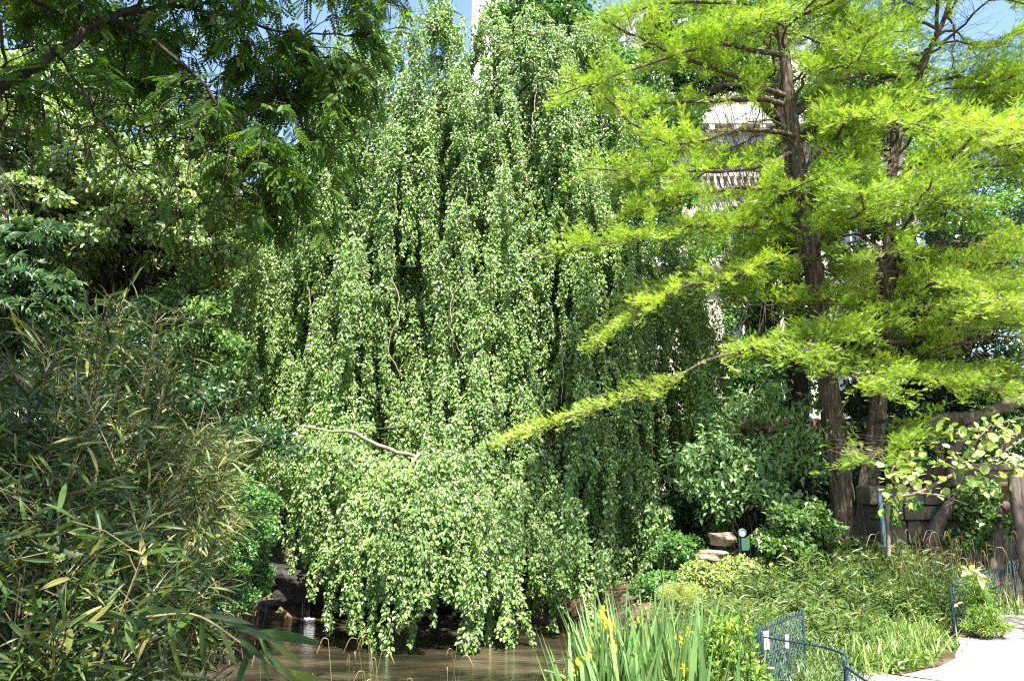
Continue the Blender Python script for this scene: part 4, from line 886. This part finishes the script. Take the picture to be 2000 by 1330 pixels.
for i, (cx, D, n, sx, sd, lb) in enumerate([(610, 4.5, 70, .13, 6, 'dry sedge with bent brown tips beside the drooping bamboo cane'), (690, 4.6, 34, .10, 6, 'sparse pale sedge with nodding seed heads left of the upright stalk'), (765, 4.6, 40, .08, 8, 'sedge with an upright stalk and arching pale seed heads'), (870, 4.7, 12, .05, 4, 'little isolated sedge sprig with curled tips on the right of the dry sedges'), (520, 4.4, 80, .14, 4, 'tangled green sedge under the bamboo leaves')]):
    tuft('dry_sedge', lb, cx, 1500, D, int(n*1.6), .30, .68, .008, 'sedge', sx, .7, .22, sd, g, seedlen=.06)
g = 'strap-leaved grasses along the fence'
for i, (ex, ey, n, L1, sx, lb) in enumerate([(1690, 1326, 230, .40, .13, 'arching pale grass tuft nearest the curved fence end'), (1740, 1318, 230, .42, .13, 'dense arching grass tuft second along the path from the curved fence end'), (1790, 1310, 230, .42, .13, 'arching grass tuft halfway along the path edge'), (1835, 1300, 230, .40, .12, 'lush grass tuft spilling furthest onto the pale path'), (1862, 1278, 220, .42, .12, 'grass tuft just before the mid fence panel'), (1866, 1250, 200, .42, .12, 'long-leaved grass leaning on the mid fence panel'), (1885, 1262, 200, .36, .14, 'low grass tuft at the bend where the path turns along the mid fence'), (1672, 1350, 170, .34, .11, 'short arching tuft at the very front between the fence end and the path'), (1640, 1300, 200, .45, .16, 'grass rising behind the dark fence post'), (1730, 1280, 220, .5, .22, 'taller grass at the foot of the dwarf bamboo slope'), (1800, 1270, 220, .5, .2, 'tall grass in the middle of the bed behind the path edge tufts')]):
    x_, y_ = on_z(ex, ey, 0); x_ -= .30; y_ += .22
    p_ = proj(np.array([[x_, y_, 0.]])); tuft('strap_grass', lb, float(p_[0][0]), float(p_[1][0]), y_, n, .2, L1, .016, 'grass', sx, 1.0, .42, 0, g)
tuft('strap_grass', 'bright spiky grass tuft at the far end of the fence', 1980, 1185, 10.6, 100, .25, .45, .014, 'grass', .12, 1.0, .4, 0, g)
tuft('strap_grass', 'fine grass blades growing through the near fence mesh', 1540, 1345, 5.6, 70, .22, .45, .010, 'grass', .15, .8, .3, 0, g)
g = 'pendulous sedges before the stone wall'
for i, (cx, cy, D, lb) in enumerate([(1800, 1170, 10.2, 'upright sedge with brown nodding heads left of the cream leaves'), (1845, 1165, 10.3, 'tall sedge with nodding brown heads directly behind the cream leaves'), (1890, 1150, 10.8, 'sedge with rusty heads in front of the dark arch'), (1770, 1180, 9.9, 'greener sedge close to the dwarf bamboo slope')]):
    tuft('nodding_sedge', lb, cx, cy, D, 170, .45, .85, .012, 'grass', .20, .55, .16, 24, g, seedlen=.11)

# dwarf bamboo bank
g = 'dwarf bamboo covering the bank'
def dwarf(label, cells, size=.085, dens=1.0, mat='dwarf'):
    c0 = cells[0]; b = at(c0[0], c0[1], c0[2]); b[2] = float(ground_h(b[0], b[1])); root = thing('dwarf_bamboo', label, 'bamboo', b, g)
    ml, ms = MB(), MB()
    for (px, py, D, rx, ry, hgt) in cells:
        c = at(px, py, D); n = int(70*dens*rx*ry*40); X = c[0]+rng.normal(size=n)*rx; Y = c[1]+rng.normal(size=n)*ry
        zt = c[2]-np.abs(rng.normal(size=n))*hgt*.5+.06*np.sin(X*9)+.05*np.sin(Y*11+X*5); zb = ground_h(X, Y)
        zt = zt+.10*np.sin(X*4.3+1)*np.cos(Y*3.7)+.05*rng.normal(size=n); xb = np.interp(Y, PATH_L[:, 1], PATH_L[:, 0])
        k = (zt > zb+.03) & ((xb-X > .85) | (Y > 9.3)); X, Y, zt, zb = X[k], Y[k], zt[k], zb[k]; n = len(X)
        B = np.stack([X, Y, np.maximum(zb, zt-.35)], -1); E = np.stack([X+rng.normal(size=n)*.08, Y+rng.normal(size=n)*.08, zt], -1)
        C = np.stack([B, (B+E)/2, E], 1); ms.tubes(C, np.full((n, 3), .002), 3)
        for j in range(6):
            P = B+(E-B)*rng.uniform(.55, 1.0, (n, 1)); az = rng.uniform(0, 6.3, n)
            D_ = np.stack([np.cos(az), np.sin(az), rng.uniform(-.6, .9, n)], -1); Nn = np.array([0, -.3, .8])+rng.normal(size=(n, 3))*.65
            scatter(ml, SLIM, P, D_, Nn, size*1.25*rng.uniform(.6, 1.4, n))
    ms.build('stems', 'stem', root); ml.build('foliage', mat, root)
dwarf('dwarf bamboo right at the foot of the two reddish cypress trunks', [(1660, 1070, 11.3, .45, .35, .35), (1730, 1090, 11.0, .35, .35, .3), (1600, 1110, 10.9, .4, .35, .3)], .10)
dwarf('dwarf bamboo slope in the middle of the bank above the strap grass', [(1640, 1140, 9.8, .5, .4, .35), (1740, 1140, 9.6, .5, .4, .35), (1560, 1150, 9.6, .45, .4, .3), (1690, 1180, 8.6, .5, .4, .3), (1780, 1190, 8.8, .35, .4, .3)], .095)
dwarf('taller dark leafy bamboo tuft massed against the left trunk base', [(1625, 1065, 11.6, .28, .25, .45), (1700, 1062, 11.7, .22, .2, .4), (1565, 1120, 10.6, .25, .25, .35)], .12, 1.5, 'bamboo')
dwarf('dark clump of broader bamboo leaves in the middle of the slope', [(1600, 1165, 9.0, .22, .25, .3), (1710, 1150, 9.4, .2, .25, .3), (1500, 1160, 9.6, .25, .25, .3)], .11, 1.2, 'bamboo')
dwarf('dim green dwarf bamboo in shade just behind the near fence', [(1600, 1200, 8.0, .4, .35, .3), (1680, 1220, 7.7, .35, .3, .3), (1530, 1190, 8.6, .4, .4, .25), (1760, 1235, 7.9, .3, .25, .3)], .085)
dwarf('thin grassy dwarf bamboo falling towards the pond behind the iris tips', [(1470, 1190, 8.8, .35, .4, .25), (1420, 1230, 8.0, .35, .4, .2), (1500, 1230, 7.4, .3, .3, .2)], .06, 1.4)
# fern-like shrub spilling over fence, cream leaves
shrub('trailing_juniper', 'feathery green shrub spilling between two fence panels onto the path', [(1907, 1165, 9.2, .08, .12, .2, 22), (1922, 1200, 9.0, .13, .15, .09, 22), (1898, 1135, 9.4, .08, .1, .12, 10), (1930, 1222, 9.0, .2, .15, .08, 26), (1905, 1225, 9.0, .12, .12, .1, 16)], 'lime', .05, SLIM, .07, 60)
def cream():
    root = thing('cream_hosta', 'sunlit cream and yellow leaves hanging over the top of the mid fence', 'plant', at(1885, 1150, 9.2)); ml, ms = MB(), MB()
    for x0, y0, x1, y1, s_ in [(1890, 1112, 1872, 1100, .12), (1890, 1112, 1876, 1128, .14), (1893, 1112, 1905, 1100, .12), (1895, 1112, 1915, 1118, .13), (1910, 1122, 1922, 1148, .17), (1908, 1122, 1928, 1125, .11), (1897, 1112, 1895, 1125, .10), (1905, 1115, 1920, 1108, .10), (1868, 1180, 1885, 1172, .09), (1870, 1180, 1860, 1186, .08)]:
        a = at(x0, y0, 9.1); b = at(x1, y1, 9.0); scatter(ml, OVAL_N, a[None], (b-a)[None], np.array([[.2, -.8, .7]]), [s_])
    stems(ms, [at(1885, 1210, 9.2)]*4, [at(1890, 1112, 9.1), at(1908, 1122, 9.1), at(1897, 1112, 9.1), at(1869, 1180, 9.1)], .003)
    ms.build('stems', 'stem', root, True); ml.build('leaves', 'cream_leaf', root)
cream()

# ------------------------------------------------------------------ wire fences
def wire_fence(label, pts, h=.5, sp=.038, posts=None, r=.0030, group='low wire fences round the bed'):
    pts = np.array(pts, float); P = spline(np.hstack([pts, np.zeros((len(pts), 1))]), 80)
    seg = np.linalg.norm(np.diff(P[:, :2], axis=0), axis=1); cum = np.concatenate([[0], np.cumsum(seg)]); L = cum[-1]
    root = thing('wire_fence', label, 'fence', (P[0][0], P[0][1], 0), group)
    n = int(L/sp); s_ = np.linspace(0, L, n); nz = 26; z = np.linspace(-.02, h+.035, nz)
    amp = sp*.36; mb = MB(); allC = []
    for i, s0 in enumerate(s_):
        ph = math.pi*(i % 2); ss = np.clip(s0+amp*np.sin(z*2*math.pi/.075+ph), 0, L)
        allC.append(np.stack([np.interp(ss, cum, P[:, 0]), np.interp(ss, cum, P[:, 1]), z], -1))
    mb.tubes(np.array(allC), np.full((n, nz), r), 4); mb.build('wire_mesh', 'wire', root)
    for zz, rr in ((h, .007), (.06, .004)):
        mb = MB(); Q = P.copy(); Q[:, 2] = zz; mb.tubes(Q, np.full(80, rr), 6); mb.build('rail', 'iron', root, True)
    for s0 in (posts if posts is not None else [0, L]):
        s0 = min(s0, L)
        x, y = np.interp(s0, cum, P[:, 0]), np.interp(s0, cum, P[:, 1]); mb = MB()
        zz = np.array([-.05, .1, .3, h+.03, h+.045]); mb.tubes(np.stack([np.full(5, x), np.full(5, y), zz], -1), np.array([.014, .014, .014, .014, .004]), 8); mb.build('post', 'iron', root, True)
def fz(*pts): return [on_z(a_, b_, .5) for a_, b_ in pts]
wire_fence('nearest rounded end of low dark wire fence beside the strap grass', [(2.02, 4.62)]+fz((1650, 1300), (1655, 1286), (1640, 1274), (1610, 1264), (1578, 1258), (1530, 1250), (1488, 1243)), posts=[.02, .62, 5])
wire_fence('wire fence panel running back from the two white labels to a dark post', fz((1480, 1234), (1510, 1220), (1540, 1207), (1567, 1197)))
wire_fence('short wire panel between the strap grass and the feathery spilling shrub', fz((1856, 1146), (1875, 1136), (1892, 1128)))
wire_fence('longest visible wire panel right of the feathery spilling shrub', fz((1905, 1128), (1930, 1117), (1972, 1101)), sp=.05)
wire_fence('brownish far fence panel turning away at the edge of the path', fz((1978, 1100), (2000, 1096), (2040, 1090)), sp=.05)

# ------------------------------------------------------------------ labels, pole, sign
def bx(name, c, d, mat, parent=None, rz=0, bevel=.0):
    mb = MB(); mb.box(c, d, rz); o = mb.build(name, mat, parent)
    if bevel:
        md = o.modifiers.new('b', 'BEVEL'); md.width = bevel; md.segments = 2
    return o
for (px, py, D, w_, h_, lb) in [(1497, 1250, 6.35, .045, .13, 'tall white plant label leaning behind the fence mesh'), (1537, 1252, 6.5, .03, .10, 'shorter white plant label to the right of the tall one')]:
    c = at(px, py, D); root = thing('plant_label', lb, 'label', (c[0], c[1], float(ground_h(c[0], c[1]))), 'white plant labels behind the fence')
    o = bx('plate', tuple(c), (w_, .004, h_), 'plate', root, .3, .0015)
    mb = MB(); mb.tubes(np.array([[c[0], c[1]+.008, -.15], [c[0], c[1]+.008, c[2]]]), np.array([.004, .004]), 6); mb.build('stake', 'iron', root)
a, b = at(1731, 1085, 11), at(1717, 960, 11)
root = thing('metal_pole', 'thin blue-grey metal pole leaning slightly just right of the cypress trunks', 'pole', a)
mb = MB(); P = np.linspace(a-(b-a)*.3, b, 6); mb.tubes(P, np.full(6, .028), 12); mb.build('shaft', 'polepaint', root, True)
mb = MB(); mb.tubes(np.array([b, b+(b-a)*.015, b+(b-a)*.022]), np.array([.032, .032, .004]), 12); mb.build('cap', 'iron', root, True)
c = at(1452, 1060, 11.7); root = thing('park_sign', 'small green plaque on a post topped by a ring with a white disc', 'sign', (c[0], c[1], float(ground_h(c[0], c[1]))))
bx('plaque', (c[0]+.03, c[1], c[2]-.02), (.13, .012, .17), 'signgreen', root, .25, .003)
mb = MB(); mb.tubes(np.array([[c[0]-.05, c[1]+.02, -.1], [c[0]-.05, c[1]+.02, c[2]+.1]]), np.full(2, .014), 8); mb.build('post', 'iron', root, True)
t = np.linspace(0, 2*np.pi, 25); cc = c+np.array([-.01, 0, .14]); mb = MB(); mb.tubes(np.stack([cc[0]+.05*np.cos(t), np.full(25, cc[1]), cc[2]+.05*np.sin(t)], -1), np.full(25, .013), 6); mb.build('ring', 'polepaint', root, True)
mb = MB(); t = t[:-1]; V = np.concatenate([np.stack([cc[0]+.036*np.cos(t), np.full(24, cc[1]+s_), cc[2]+.036*np.sin(t)], -1) for s_ in (-.004, .004)])
mb.add(V, list(range(24))+list(range(47, 23, -1)), [24, 24]); mb.build('disc', 'plate', root)

# ------------------------------------------------------------------ rocks, ledge, waterfall
def rock(name, label, c, s_, mat, seed, group=None, sub=4):
    bm = bmesh.new(); bmesh.ops.create_icosphere(bm, subdivisions=sub, radius=1); r0 = np.random.default_rng(seed); ph = r0.random(9)*6.3
    for v in bm.verts:
        x, y, z = v.co
        f = 1+.16*math.sin(3*x+ph[0])*math.sin(2.5*y+ph[1])+.12*math.sin(5*z+ph[2]+2*x)+.05*math.sin(9*x+ph[3])*math.sin(8*y+ph[4]+4*z)+.02*math.sin(19*x+ph[5])*math.sin(17*z+ph[6]); v.co *= f
        v.co.z = max(-.7, min(.62, v.co.z))*(1+.08*math.sin(3*v.co.x+ph[7])); v.co.x *= s_[0]; v.co.y *= s_[1]; v.co.z *= s_[2]
    me = bpy.data.meshes.new(name); bm.to_mesh(me); bm.free(); me.materials.append(M[mat]); o = bpy.data.objects.new(name, me); COL.objects.link(o); o.location = tuple(c)
    tag(o, label, 'rock', group); return o
rk = 'rocks of the waterfall ledge'
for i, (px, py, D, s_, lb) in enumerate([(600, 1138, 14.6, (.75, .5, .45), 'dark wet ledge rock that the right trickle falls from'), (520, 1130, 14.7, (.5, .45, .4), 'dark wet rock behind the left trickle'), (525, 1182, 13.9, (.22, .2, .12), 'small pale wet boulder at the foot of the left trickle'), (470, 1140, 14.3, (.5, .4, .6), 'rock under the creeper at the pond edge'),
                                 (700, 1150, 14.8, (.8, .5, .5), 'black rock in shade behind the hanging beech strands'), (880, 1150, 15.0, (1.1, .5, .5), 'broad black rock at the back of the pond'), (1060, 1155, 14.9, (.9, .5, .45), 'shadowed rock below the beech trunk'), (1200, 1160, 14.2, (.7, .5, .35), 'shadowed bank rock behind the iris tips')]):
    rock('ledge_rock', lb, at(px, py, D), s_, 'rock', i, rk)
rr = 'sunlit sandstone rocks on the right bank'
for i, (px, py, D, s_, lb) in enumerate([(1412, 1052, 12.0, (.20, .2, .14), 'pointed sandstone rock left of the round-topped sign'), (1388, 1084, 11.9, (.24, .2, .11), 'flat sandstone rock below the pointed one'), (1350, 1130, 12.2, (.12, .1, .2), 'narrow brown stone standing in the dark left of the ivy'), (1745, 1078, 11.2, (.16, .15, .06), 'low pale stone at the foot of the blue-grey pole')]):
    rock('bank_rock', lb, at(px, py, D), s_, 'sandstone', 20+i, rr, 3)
ml = MB(); n = 1500
P = atv(rng.uniform(1340, 1450, n), rng.normal(size=n)*22+1090, 12.6+rng.normal(size=n)*.4); P[:, 2] = ground_h(P[:, 0], P[:, 1])+.03+.25*rng.random(n)*sstep(1105, 1060, proj(P)[1])
scatter(ml, OVAL, P, rng.normal(size=(n, 3))*[1, 1, .3], np.array([0, -.3, 1.])+rng.normal(size=(n, 3))*.4, .05)
ml.build('leaf_litter', 'litter')['kind'] = 'stuff'
def fall(label, px, w_, D, y0, y1, n):
    a = at(px, y0, D); b = at(px, y1, D); b[2] = -.59; root = thing('waterfall', label, 'waterfall', b, 'trickles falling into the pond'); mb = MB()
    for k in range(n):
        x = a[0]+rng.normal()*w_*.4; y = a[1]-.12+rng.normal()*.03; top = a[2]+rng.normal()*.02
        P = np.array([[x, y+.12, top], [x, y, top-.03], [x+rng.normal()*.01, y-.03, top-.25], [x+rng.normal()*.015, y-.05, -.6]]); mb.tubes(spline(P, 14), np.full(14, rng.uniform(.001, .0024)), 4)
    mb.build('stream', 'foam', root, True)
    mb = MB(); n2 = 22
    for k in range(n2):
        r_ = abs(rng.normal())*w_*.9; t_ = rng.uniform(0, 6.3); c = np.array([b[0]+r_*math.cos(t_), b[1]-.15+.6*r_*math.sin(t_), -.595]); s_ = rng.uniform(.006, .02)
        q = np.linspace(0, 2*np.pi, 7)[:-1]; V = np.stack([c[0]+s_*np.cos(q)*2, c[1]+s_*np.sin(q), np.full(6, c[2]+rng.uniform(0, .012))], -1); V = np.vstack([V, c+[0, 0, .02]])
        mb.add(V, [x for i in range(6) for x in (i, (i+1) % 6, 6)], [3]*6)
    mb.build('splash', 'splash', root, True)
fall('wider trickle of falling water with a white splash on the pond', 608, .16, 14.2, 1122, 1190, 7)
fall('thin trickle of falling water beside the creeper', 520, .10, 14.3, 1132, 1188, 4)

# ------------------------------------------------------------------ rustic bridge, stone wall
def stone_wall():
    root = thing('stone_wall', 'rough dressed stone retaining wall in shade behind the blue pole', 'wall', at(1760, 1080, 12.3)); mb = MB(); x0 = at(1720, 1000, 12.3)[0]; x1 = at(1880, 1000, 12.3)[0]
    z0 = 0.1; rows = [(.0, .16, .10), (.16, .30, -.06), (.32, .33, 0), (.65, .35, 0), (1.0, .22, .05), (1.22, .30, 0)]
    for zz, hh, pr in rows:
        x = x0-rng.random()*.2
        while x < x1:
            w_ = rng.uniform(.28, .55); mb.box((x+w_/2, 12.5-pr+rng.normal()*.015, z0+zz+hh/2), (w_-.018, .5, hh-.018)); x += w_
    o = mb.build('masonry', 'masonry', root); md = o.modifiers.new('b', 'BEVEL'); md.width = .02; md.segments = 2
    bx('backing', ((x0+x1)/2, 12.62, .85), (x1-x0, .45, 1.5), 'masonry', root)
stone_wall()
def bridge():
    root = thing('rustic_bridge', 'rustic bridge with branch-shaped railing above a dark arch', 'bridge', at(1900, 1080, 12.0)); D = 12
    mb = MB(); xa = at(1855, 930, D)[0]; zt = at(1900, 905, D)[2]; zb = at(1900, 950, D)[2]
    mb.box(((xa+11.5)/2, 12.9, (zt+zb)/2), (11.5-xa, 1.9, zt-zb)); o = mb.build('deck', 'masonry', root); md = o.modifiers.new('b', 'BEVEL'); md.width = .04; md.segments = 3
    mb = MB(); mb.box(((xa+11.5)/2, 11.93, zt-.05), (11.5-xa, .14, .08)); mb.build('kerb', 'fauxwood', root)
    def limb(pts, nm):
        P, r = pxpath(pts, 26); P[1:-1] += rng.normal(size=(24, 3))*.006; r = r*(1+.08*rng.normal(size=26)); m_ = MB(); m_.tubes(P, r, 10); m_.build(nm, 'fauxwood', root, True)
    for pts in ([(1773, 858, 11.9, 16), (1790, 838, 11.9, 18), (1840, 818, 11.9, 20), (1900, 814, 11.9, 21)], [(1880, 822, 11.85, 16), (1925, 806, 11.8, 20), (1970, 790, 11.75, 24), (2030, 770, 11.7, 26)]): limb(pts, 'handrail')
    for pts in ([(1795, 845, 11.9, 14), (1825, 862, 11.9, 15), (1855, 875, 11.9, 13), (1870, 900, 11.9, 13)], [(1815, 850, 11.95, 12), (1835, 890, 11.95, 12), (1845, 915, 11.95, 12)],
                [(1905, 815, 11.9, 14), (1880, 850, 11.9, 15), (1862, 890, 11.9, 16), (1858, 925, 11.9, 17)], [(1950, 880, 11.9, 14), (1985, 850, 11.9, 15), (2030, 820, 11.9, 16)]): limb(pts, 'railing_branch')
    limb([(1890, 945, 12.0, 22), (1860, 985, 12.0, 24), (1832, 1025, 12.0, 26), (1815, 1075, 12.0, 28)], 'strut'); limb([(2020, 940, 11.2, 20), (1975, 985, 11.3, 22), (1955, 1010, 11.4, 24), (1945, 1110, 11.4, 26)], 'strut')
    mb = MB(); mb.box((xa+2.6, 13.9, .8), (5.5, .3, 2.2)); mb.build('arch_back', 'masonry', root)
    # fine wire guard behind the railing
    m_ = MB(); C = []
    for px in np.arange(1750, 1925, 3.6): C.append([at(px, 832, 12.3), at(px+14, 880, 12.3)])
    m_.tubes(np.array(C), np.full((len(C), 2), .003), 4); m_.build('wire_guard', 'iron', root)
bridge()
c = at(1988, 1000, 11.0); root = thing('rustic_post', 'bark-textured pinkish post at the edge beside the dark arch', 'post', (c[0], c[1], 0))
P = np.stack([np.full(14, c[0])+rng.normal(size=14)*.01+np.linspace(.03, -.02, 14), np.full(14, c[1]), np.linspace(-.1, 1.75, 14)], -1); mb = MB(); mb.tubes(P, .07*(1+.07*rng.normal(size=14)), 12); mb.build('shaft', 'fauxwood', root, True)
P = P+np.array([.16, .1, 0]); mb = MB(); mb.tubes(P, .05*(1+.07*rng.normal(size=14)), 12); mb.build('side_shaft', 'fauxwood', root, True)
# garden wall with reddish coping far right of the beech
def garden_wall():
    D = 19; a = at(1330, 835, D); b = at(1720, 835, D); root = thing('garden_wall', 'low wall with reddish coping behind the drooping leaf sprays', 'wall', (a[0], D, .8)); zt = at(1400, 820, D)[2]; zb = at(1400, 840, D)[2]
    bx('coping', ((a[0]+b[0])/2, D, (zt+zb)/2), (b[0]-a[0], .5, zt-zb), 'redbrown', root, 0, .02); bx('wall_face', ((a[0]+b[0])/2, D+.05, zb/2+.3), (b[0]-a[0], .32, zb-.6), 'masonry', root)
garden_wall()

# ------------------------------------------------------------------ buildings
def window(root, x, z, w_, h_, y, deep=.3):
    mb = MB(); t = .18
    for (cx_, cz_, dx, dz) in ((x, z+h_/2+t/2, w_+2*t, t), (x, z-h_/2-t/2, w_+2*t+.2, t), (x-w_/2-t/2, z, t, h_), (x+w_/2+t/2, z, t, h_)): mb.box((cx_, y-.08, cz_), (dx, .2, dz))
    f = mb.build('window', 'greystone', root)
    m2 = MB(); m2.box((x, y-.03, z), (w_-.01, .03, h_-.01)); g_ = m2.build('pane', 'glass', root); g_.parent = f
    m3 = MB(); m3.box((x, y-.06, z), (.07, .03, h_-.02)); m3.box((x, y-.062, z+h_*.18), (w_-.02, .03, .06)); b_ = m3.build('glazing_bar', 'white_wall', root); b_.parent = f
    f_loc = root.location
    for c_ in (g_, b_): c_.location = (0, 0, 0)
def mansion():
    y = 34; root = thing('stone_mansion', 'ornate cream limestone building with dentilled cornice seen through the cypress boughs', 'building', (10.5, y, .9))
    x0 = at(1190, 600, y)[0]; x1 = at(1800, 600, y)[0]; cx_ = (x0+x1)/2; W_ = x1-x0; zc = at(1440, 300, y)[2]
    bx('wall', (cx_, y+4, zc/2+.4), (W_, 8, zc-.8), 'stucco', root)
    zt = at(1440, 236, y)[2]; zm = at(1440, 262, y)[2]
    bx('cornice', (cx_, y+3.6, (zt+zm)/2), (W_+1, 9.2, zt-zm), 'greystone', root, 0, .05)
    bx('frieze', (cx_, y+3.85, (zm+zc)/2), (W_+.3, 8.3, zm-zc), 'greystone', root)
    z2 = at(1440, 288, y)[2]; mb = MB(); x = x0
    while x < x1: mb.box((x, y-.42, z2), (.14, .24, .22)); x += .27
    mb.build('dentils', 'stucco', root)
    x = x0
    while x < x1: mb = MB(); mb.box((x, y-.62, zm-.12), (.26, .7, .24)); mb.build('bracket', 'greystone', root); x += 1.15
    bx('attic', (cx_, y+4, zt+1.6), (W_-.6, 7.4, 3.2), 'stucco', root)
    bx('roof', (cx_, y+4, zt+4.6), (W_-1.2, 6.6, 2.8), 'zinc', root, 0, .3)
    for py in (345, 372, 560, 690): z = at(1440, py, y)[2]; bx('string_course', (cx_, y-.1, z), (W_+.1, .3, .22), 'stucco', root, 0, .03)
    mb = MB(); z = at(1440, 358, y)[2]; x = x0
    while x < x1: mb.tubes(np.array([[x, y-.35, z-.38], [x, y-.35, z-.15], [x, y-.35, z+.1], [x, y-.35, z+.35]]), np.array([.05, .09, .05, .07]), 6); x += .3
    mb.build('balustrade', 'stucco', root)
    for px in (1280, 1450, 1555, 1660, 1760):
        for py, hh in ((460, 2.6), (620, 2.6), (750, 2.6)):
            c = at(px, py, y); window(root, c[0], c[2], 1.15, hh, y)
mansion()
def tower():
    y = 62; root = thing('white_tower_block', 'plain white high-rise block showing above the crest of the beech', 'building', (0, y, .9))
    x0 = at(922, 30, y)[0]; x1 = at(1110, 30, y)[0]; zt = at(980, -260, y)[2]
    bx('wall', ((x0+x1)/2, y+5, zt/2), (x1-x0, 10, zt), 'white_wall', root)
    bx('parapet', ((x0+x1)/2, y+5, zt+.3), (x1-x0+.3, 10.3, .6), 'greystone', root)
    for k in range(7):
        for px in (999, 1045): c = at(px, 8, y); window(root, c[0], c[2]+1-k*3.0+6, 1.5, 1.5, y)
tower()
tree('dark_tree', 'leafy crown far right behind the cypress closing the view to the street', 'tree',
     [[(2150, 1000, 22, 44), (2150, 600, 22, 38), (2100, 300, 22, 20)]],
     [(2050, 420, 22, 3.5, 2, 4.5, 110), (1830, 700, 21, 3.5, 1.5, 3.0, 70)], 'shrub', 'bark_dark', .14, OVAL, .6, 280, group=G1, gaps=[(1925, 40, 70, 50)])
tree('unseen_shade_tree', 'unseen open tree added beside the path to drop streaks of shade onto the gravel', 'tree',  # stands out of view, added to cast shade streaks on the path
     [[(3300, 1500, 6.4, 60), (3250, 700, 6.5, 50), (3000, 0, 6.6, 30), (2700, -60, 6.8, 14)]],
     [(2430, 0, 6.6, 1.3, 1.0, .4, 12), (2600, 60, 7.7, 1.3, 1.2, .4, 12), (2800, 100, 5.4, 1.2, 1, .4, 9)], 'shrub', 'bark_dark', .09, OVAL, .30, 75)
# ground cover stuff on the banks
ml = MB(); n = 26000
X = rng.uniform(-9, 7, n); Y = rng.uniform(4.3, 17, n); Z = ground_h(X, Y); xb = np.interp(Y, PATH_L[:, 1], PATH_L[:, 0])
k = (Z > -.5) & (xb-X > .1); P = np.stack([X, Y, Z+.04+.08*rng.random(n)], -1)[k]; n = len(P)
scatter(ml, OVAL, P, rng.normal(size=(n, 3))*[1, 1, .3]+[0, 0, .2], np.array([0, -.2, 1.])+rng.normal(size=(n, 3))*.4, .07*rng.uniform(.5, 1.2, n))
ml.build('ground_cover', 'ivy')['kind'] = 'stuff'

# ------------------------------------------------------------------ light, sky, camera
SUN_AZ, SUN_EL = R(17), R(62)     # towards the sun: right of and behind the viewer
sd = Vector((math.sin(SUN_AZ)*math.cos(SUN_EL), -math.cos(SUN_AZ)*math.cos(SUN_EL), math.sin(SUN_EL)))
sun = bpy.data.lights.new('sun', 'SUN'); sun.energy = 5.0; sun.angle = R(.53); sun.color = (1, .955, .88)
so = bpy.data.objects.new('sun', sun); COL.objects.link(so); so.rotation_euler = sd.to_track_quat('Z', 'Y').to_euler(); so.location = (6, -8, 14)
wd = bpy.data.worlds.new('World'); sc.world = wd; wd.use_nodes = True; nt = wd.node_tree; nt.nodes.clear()
sk = nt.nodes.new('ShaderNodeTexSky'); sk.sky_type = 'NISHITA'; sk.sun_disc = False; sk.sun_elevation = SUN_EL
sk.sun_rotation = math.atan2(sd.x, sd.y); sk.air_density = 1.0; sk.dust_density = .6; sk.ozone_density = 1.2
bg = nt.nodes.new('ShaderNodeBackground'); bg.inputs['Strength'].default_value = .10; ow = nt.nodes.new('ShaderNodeOutputWorld')
nt.links.new(sk.outputs[0], bg.inputs[0]); nt.links.new(bg.outputs[0], ow.inputs[0])
cam = bpy.data.cameras.new('camera'); cam.sensor_width = 36; cam.lens = F/2000*36; cam.clip_end = 3000; cam.clip_start = .05
co = bpy.data.objects.new('camera', cam); COL.objects.link(co); co.location = (0, 0, CZ); co.rotation_euler = (math.pi/2+PITCH, 0, 0); sc.camera = co
vs = sc.view_settings; sc.display_settings.display_device = 'sRGB'; vs.view_transform = 'Standard'; vs.look = 'None'; vs.gamma = 1; vs.use_curve_mapping = False; vs.exposure = 2.05
cy = sc.cycles; cy.max_bounces = 8; cy.diffuse_bounces = 2; cy.glossy_bounces = 3; cy.transmission_bounces = 6; cy.transparent_max_bounces = 12; cy.sample_clamp_indirect = 8
cy.use_denoising = False; cy.filter_width = 1.2
